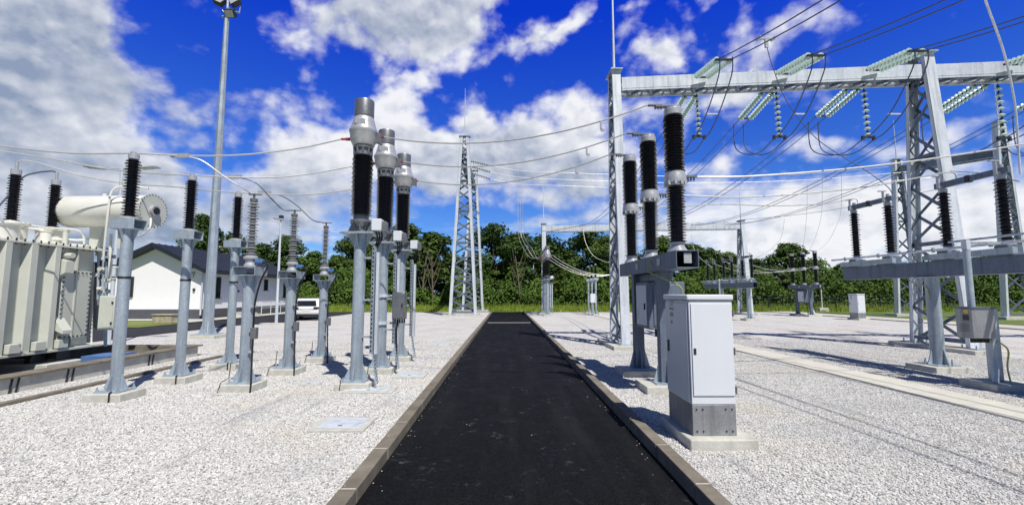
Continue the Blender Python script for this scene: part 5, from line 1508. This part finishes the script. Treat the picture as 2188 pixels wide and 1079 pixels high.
def make_tree(seed, kind, H=10.0, Wd=5.0, nleaf=7000, trunk='bark', low=.18):
    rnd = random.Random(seed)
    root = empty('tree', (0, 0, 0))
    tm = MB(); tm.tube(smoothpts([(0, 0, -.2), (rnd.uniform(-.15, .15), 0, H * .3), (rnd.uniform(-.3, .3), rnd.uniform(-.2, .2), H * .75)], 5), .20, 8, r1=.05)
    lobes = []
    for k in range(26):
        t = (k + rnd.random()) / 26; z = H * (low + (1 - low) * t * .93)
        rad = Wd / 2 * math.sin(math.pi * min(1, (.22 + t * .80))) ** .7
        a = rnd.uniform(0, 6.28); rr_ = rad * rnd.uniform(.25, .95)
        lobes.append((Vector((math.cos(a) * rr_, math.sin(a) * rr_, z)), rnd.uniform(.55, 1.05) * Wd * .21))
    for (c, r) in lobes[:16]:
        tm.tube(smoothpts([(0, 0, max(.8, c.z - 2.2)), (c.x * .5, c.y * .5, c.z - .7), tuple(c)], 4), .07, 6, r1=.02)
    V, F = [], []
    for i in range(nleaf):
        c, r = rnd.choice(lobes)
        d = Vector((rnd.gauss(0, 1), rnd.gauss(0, 1), rnd.gauss(0, 1))).normalized()
        p = c + Vector((d.x * r, d.y * r, d.z * r * .8)) * rnd.uniform(.55, 1.18)
        n = (d + Vector((rnd.gauss(0, .5), rnd.gauss(0, .5), rnd.gauss(.2, .5)))).normalized()
        leaf_card(V, F, p, n, .19, rnd)
    tm.build('trunk', trunk, root)
    cm = MB(); cm.v = V; cm.f = F; cm.build('crown', kind, root, smooth=False, norm=False)
    return root


protos = [make_tree(1, 'leaf_dark'), make_tree(2, 'leaf_dark', trunk='bark_pale', low=.3), make_tree(3, 'leaf_mid'), make_tree(4, 'leaf_dark', 10, 6.2), make_tree(5, 'leaf_light', 10, 5.2, 4200), make_tree(6, 'leaf_mid', 10, 6.0)]
used = set()
# px centre, top py, px width, depth, kind, label
TREES = [
    (437, 458, 60, 52, 0, 'dark tree rising above the roof beside the mast'),
    (500, 500, 70, 56, 3, 'dark tree crown over the middle of the roof'),
    (560, 520, 60, 60, 0, 'dark tree above the roof behind the nearest arrester'),
    (618, 506, 80, 54, 3, 'broad dark tree above the far end of the roof'),
    (672, 538, 60, 50, 2, 'green tree behind the parked car'),
    (722, 545, 60, 52, 5, 'green tree between the farthest arrester and the silver columns'),
    (765, 500, 70, 54, 3, 'green tree behind the nearest silver column'),
    (815, 490, 80, 58, 0, 'dark tree behind the middle silver column'),
    (868, 478, 90, 55, 1, 'tall dark tree close behind the farthest silver column'),
    (922, 498, 90, 51, 1, 'dark tree with pale bare trunks left of the end-on gantry'),
    (962, 540, 60, 56, 0, 'dark tree partly behind the end-on gantry towers'),
    (1010, 548, 60, 60, 3, 'low dark tree seen through the end-on gantry'),
    (1058, 480, 92, 50, 3, 'tallest dark tree at the end of the road'),
    (1108, 498, 80, 54, 0, 'dark tree just right of the road end'),
    (1160, 504, 90, 58, 3, 'dark tree behind the white leg of the low gantry'),
    (1205, 530, 70, 62, 0, 'dark tree in the dip under the low gantry beam'),
    (1258, 490, 90, 55, 3, 'dark tree reaching the low gantry beam'),
    (1300, 505, 70, 52, 5, 'green tree behind the near gantry column'),
    (1345, 540, 80, 58, 0, 'dark tree behind the farthest breaker pole'),
    (1415, 506, 60, 55, 2, 'bright green tree between the breaker poles'),
    (1400, 545, 70, 50, 5, 'lower green tree behind the breaker poles'),
    (1470, 520, 80, 57, 0, 'dark tree right of the nearest breaker pole'),
    (1515, 532, 60, 60, 3, 'dark tree left of the distant disconnector'),
    (1555, 540, 60, 56, 2, 'green tree behind the distant disconnector'),
    (1610, 552, 60, 60, 0, 'dark tree just right of the white gantry leg'),
    (1572, 565, 50, 48, 4, 'pale grey green tree behind the distant disconnector insulators'),
    (1648, 566, 50, 48, 4, 'pale grey green tree left of the distant breaker'),
    (1682, 520, 80, 56, 5, 'rounded green tree standing highest behind the distant breaker'),
    (1735, 560, 50, 52, 4, 'pale tree seen between the distant breaker insulators'),
    (1775, 590, 60, 58, 2, 'low green tree right of the distant breaker'),
    (1810, 560, 60, 60, 0, 'dark tree above the distant white cabinet'),
    (1862, 566, 80, 58, 3, 'dark tree behind the end of the disconnector beam'),
    (1920, 572, 80, 56, 5, 'green tree behind the disconnector support post'),
    (1985, 560, 80, 58, 0, 'dark tree behind the big gantry column legs'),
    (2040, 555, 90, 56, 3, 'broad dark tree behind the lattice column bracing'),
    (2100, 548, 90, 54, 5, 'green tree above the disconnector drive box'),
    (2150, 540, 90, 52, 3, 'dark tree beside the tall distant gantry leg'),
    (2215, 540, 100, 52, 0, 'dark tree at the outermost edge of the yard'),
    (395, 560, 60, 56, 0, 'dark tree behind the ridge of the roof'),
    (1090, 560, 70, 47, 2, 'small green tree right at the road end'),
    (1215, 575, 70, 47, 5, 'small green tree behind the distant black posts'),
    (885, 590, 60, 47, 5, 'small bright green tree below the dark trees left of the gantry'),
]
rt = random.Random(11)
for i, (px, py, wpx, Y, k, lb) in enumerate(TREES):
    src = protos[k]
    if k not in used: o = src; used.add(k)
    else: o = copy_tree(src)
    Y = max(Y, 51.5) + 2.5; p = PY(px, py, Y); h = p.z * 1.03; w = wpx * Y / 960 * 1.6
    o.location = (p.x, Y, -.1); wd0 = (5.0, 5.0, 5.0, 6.2, 5.2, 6.0)[k]
    o.scale = (w / wd0, w / wd0, h / 10.0); o.rotation_euler = (0, 0, rt.uniform(0, 6.28))
    tag(o, lb, 'tree', 'trees behind the yard')

tk = None
for i, (px, lb) in enumerate(((905, 'bare pale forked trunk in the dark trees left of the end-on gantry'), (926, 'thin pale bare trunk nearest the end-on gantry, before dark trees'), (1108, 'bare pale trunk in the dark trees right of the road end'))):
    p = PY(px, 560, 50.2); r_ = random.Random(40 + i)
    t0 = empty('bare_tree', (p.x, 50.2, -.1)); tag(t0, lb, 'tree', 'bare trunks at the wood edge')
    mb = MB().tube(smoothpts([(0, 0, 0), (r_.uniform(-.2, .2), 0, 2.5), (r_.uniform(-.4, .4), 0, 6.0)], 6), .13, 8, r1=.05)
    for k in range(6):
        z = 1.8 + k * .6; sgn = 1 if k % 2 else -1
        mb.tube(smoothpts([(0, 0, z), (sgn * .45, .1, z + 1.2), (sgn * r_.uniform(.6, 1.1), 0, z + r_.uniform(2.2, 3.2))], 5), .055, 6, r1=.015)
    mb.build('trunk', 'bark', t0)
# undergrowth and verge grass, one mass each
rnd = random.Random(5); V, F = [], []
for i in range(62000):
    x = rnd.uniform(-30, 62); y = rnd.uniform(50.0, 54.0)
    hh = 1.7 + 1.3 * math.sin(x * .7 + 1.3) * math.sin(x * .23) + .9 * math.sin(x * 1.9 + .5) + 1.0
    hh = max(.9, hh * 1.05) * (0.5 + .5 * (y - 50.0) / 2 if y < 52.0 else 1) + (1.2 if 24 < x < 62 else .4)
    z = hh * (1 - rnd.random() ** 1.6 * .95)
    n = Vector((rnd.gauss(0, .6), -abs(rnd.gauss(.6, .5)), rnd.gauss(.5, .5))).normalized()
    leaf_card(V, F, Vector((x, y - .5 * rnd.random(), z)), n, .17, rnd)
cm = MB(); cm.v = V; cm.f = F; ug = cm.build('undergrowth', 'leaf_bush', smooth=False, norm=False)
tag(ug, 'dense bright green bushes filling the foot of the tree line', 'undergrowth', kind='stuff')
V, F = [], []
for i in range(42000):
    x = rnd.uniform(-28, 58); y = 44.1 + rnd.random() ** .8 * 6.4; h = rnd.uniform(.08, .3) * (1 + (y - 44) * .35)
    a = rnd.uniform(0, 6.28); d = Vector((math.cos(a), math.sin(a), 0)) * .035; k = len(V); t = Vector((rnd.gauss(0, .05), rnd.gauss(0, .05), h))
    b = Vector((x, y, -.08)); V += [b - d, b + d, b + t]; F.append((k, k + 1, k + 2))
cm = MB(); cm.v = V; cm.f = F; gr = cm.build('grass_tufts', 'grass_blade', smooth=False, norm=False)
tag(gr, 'rough grass growing between the yard and the trees', 'grass', kind='stuff')
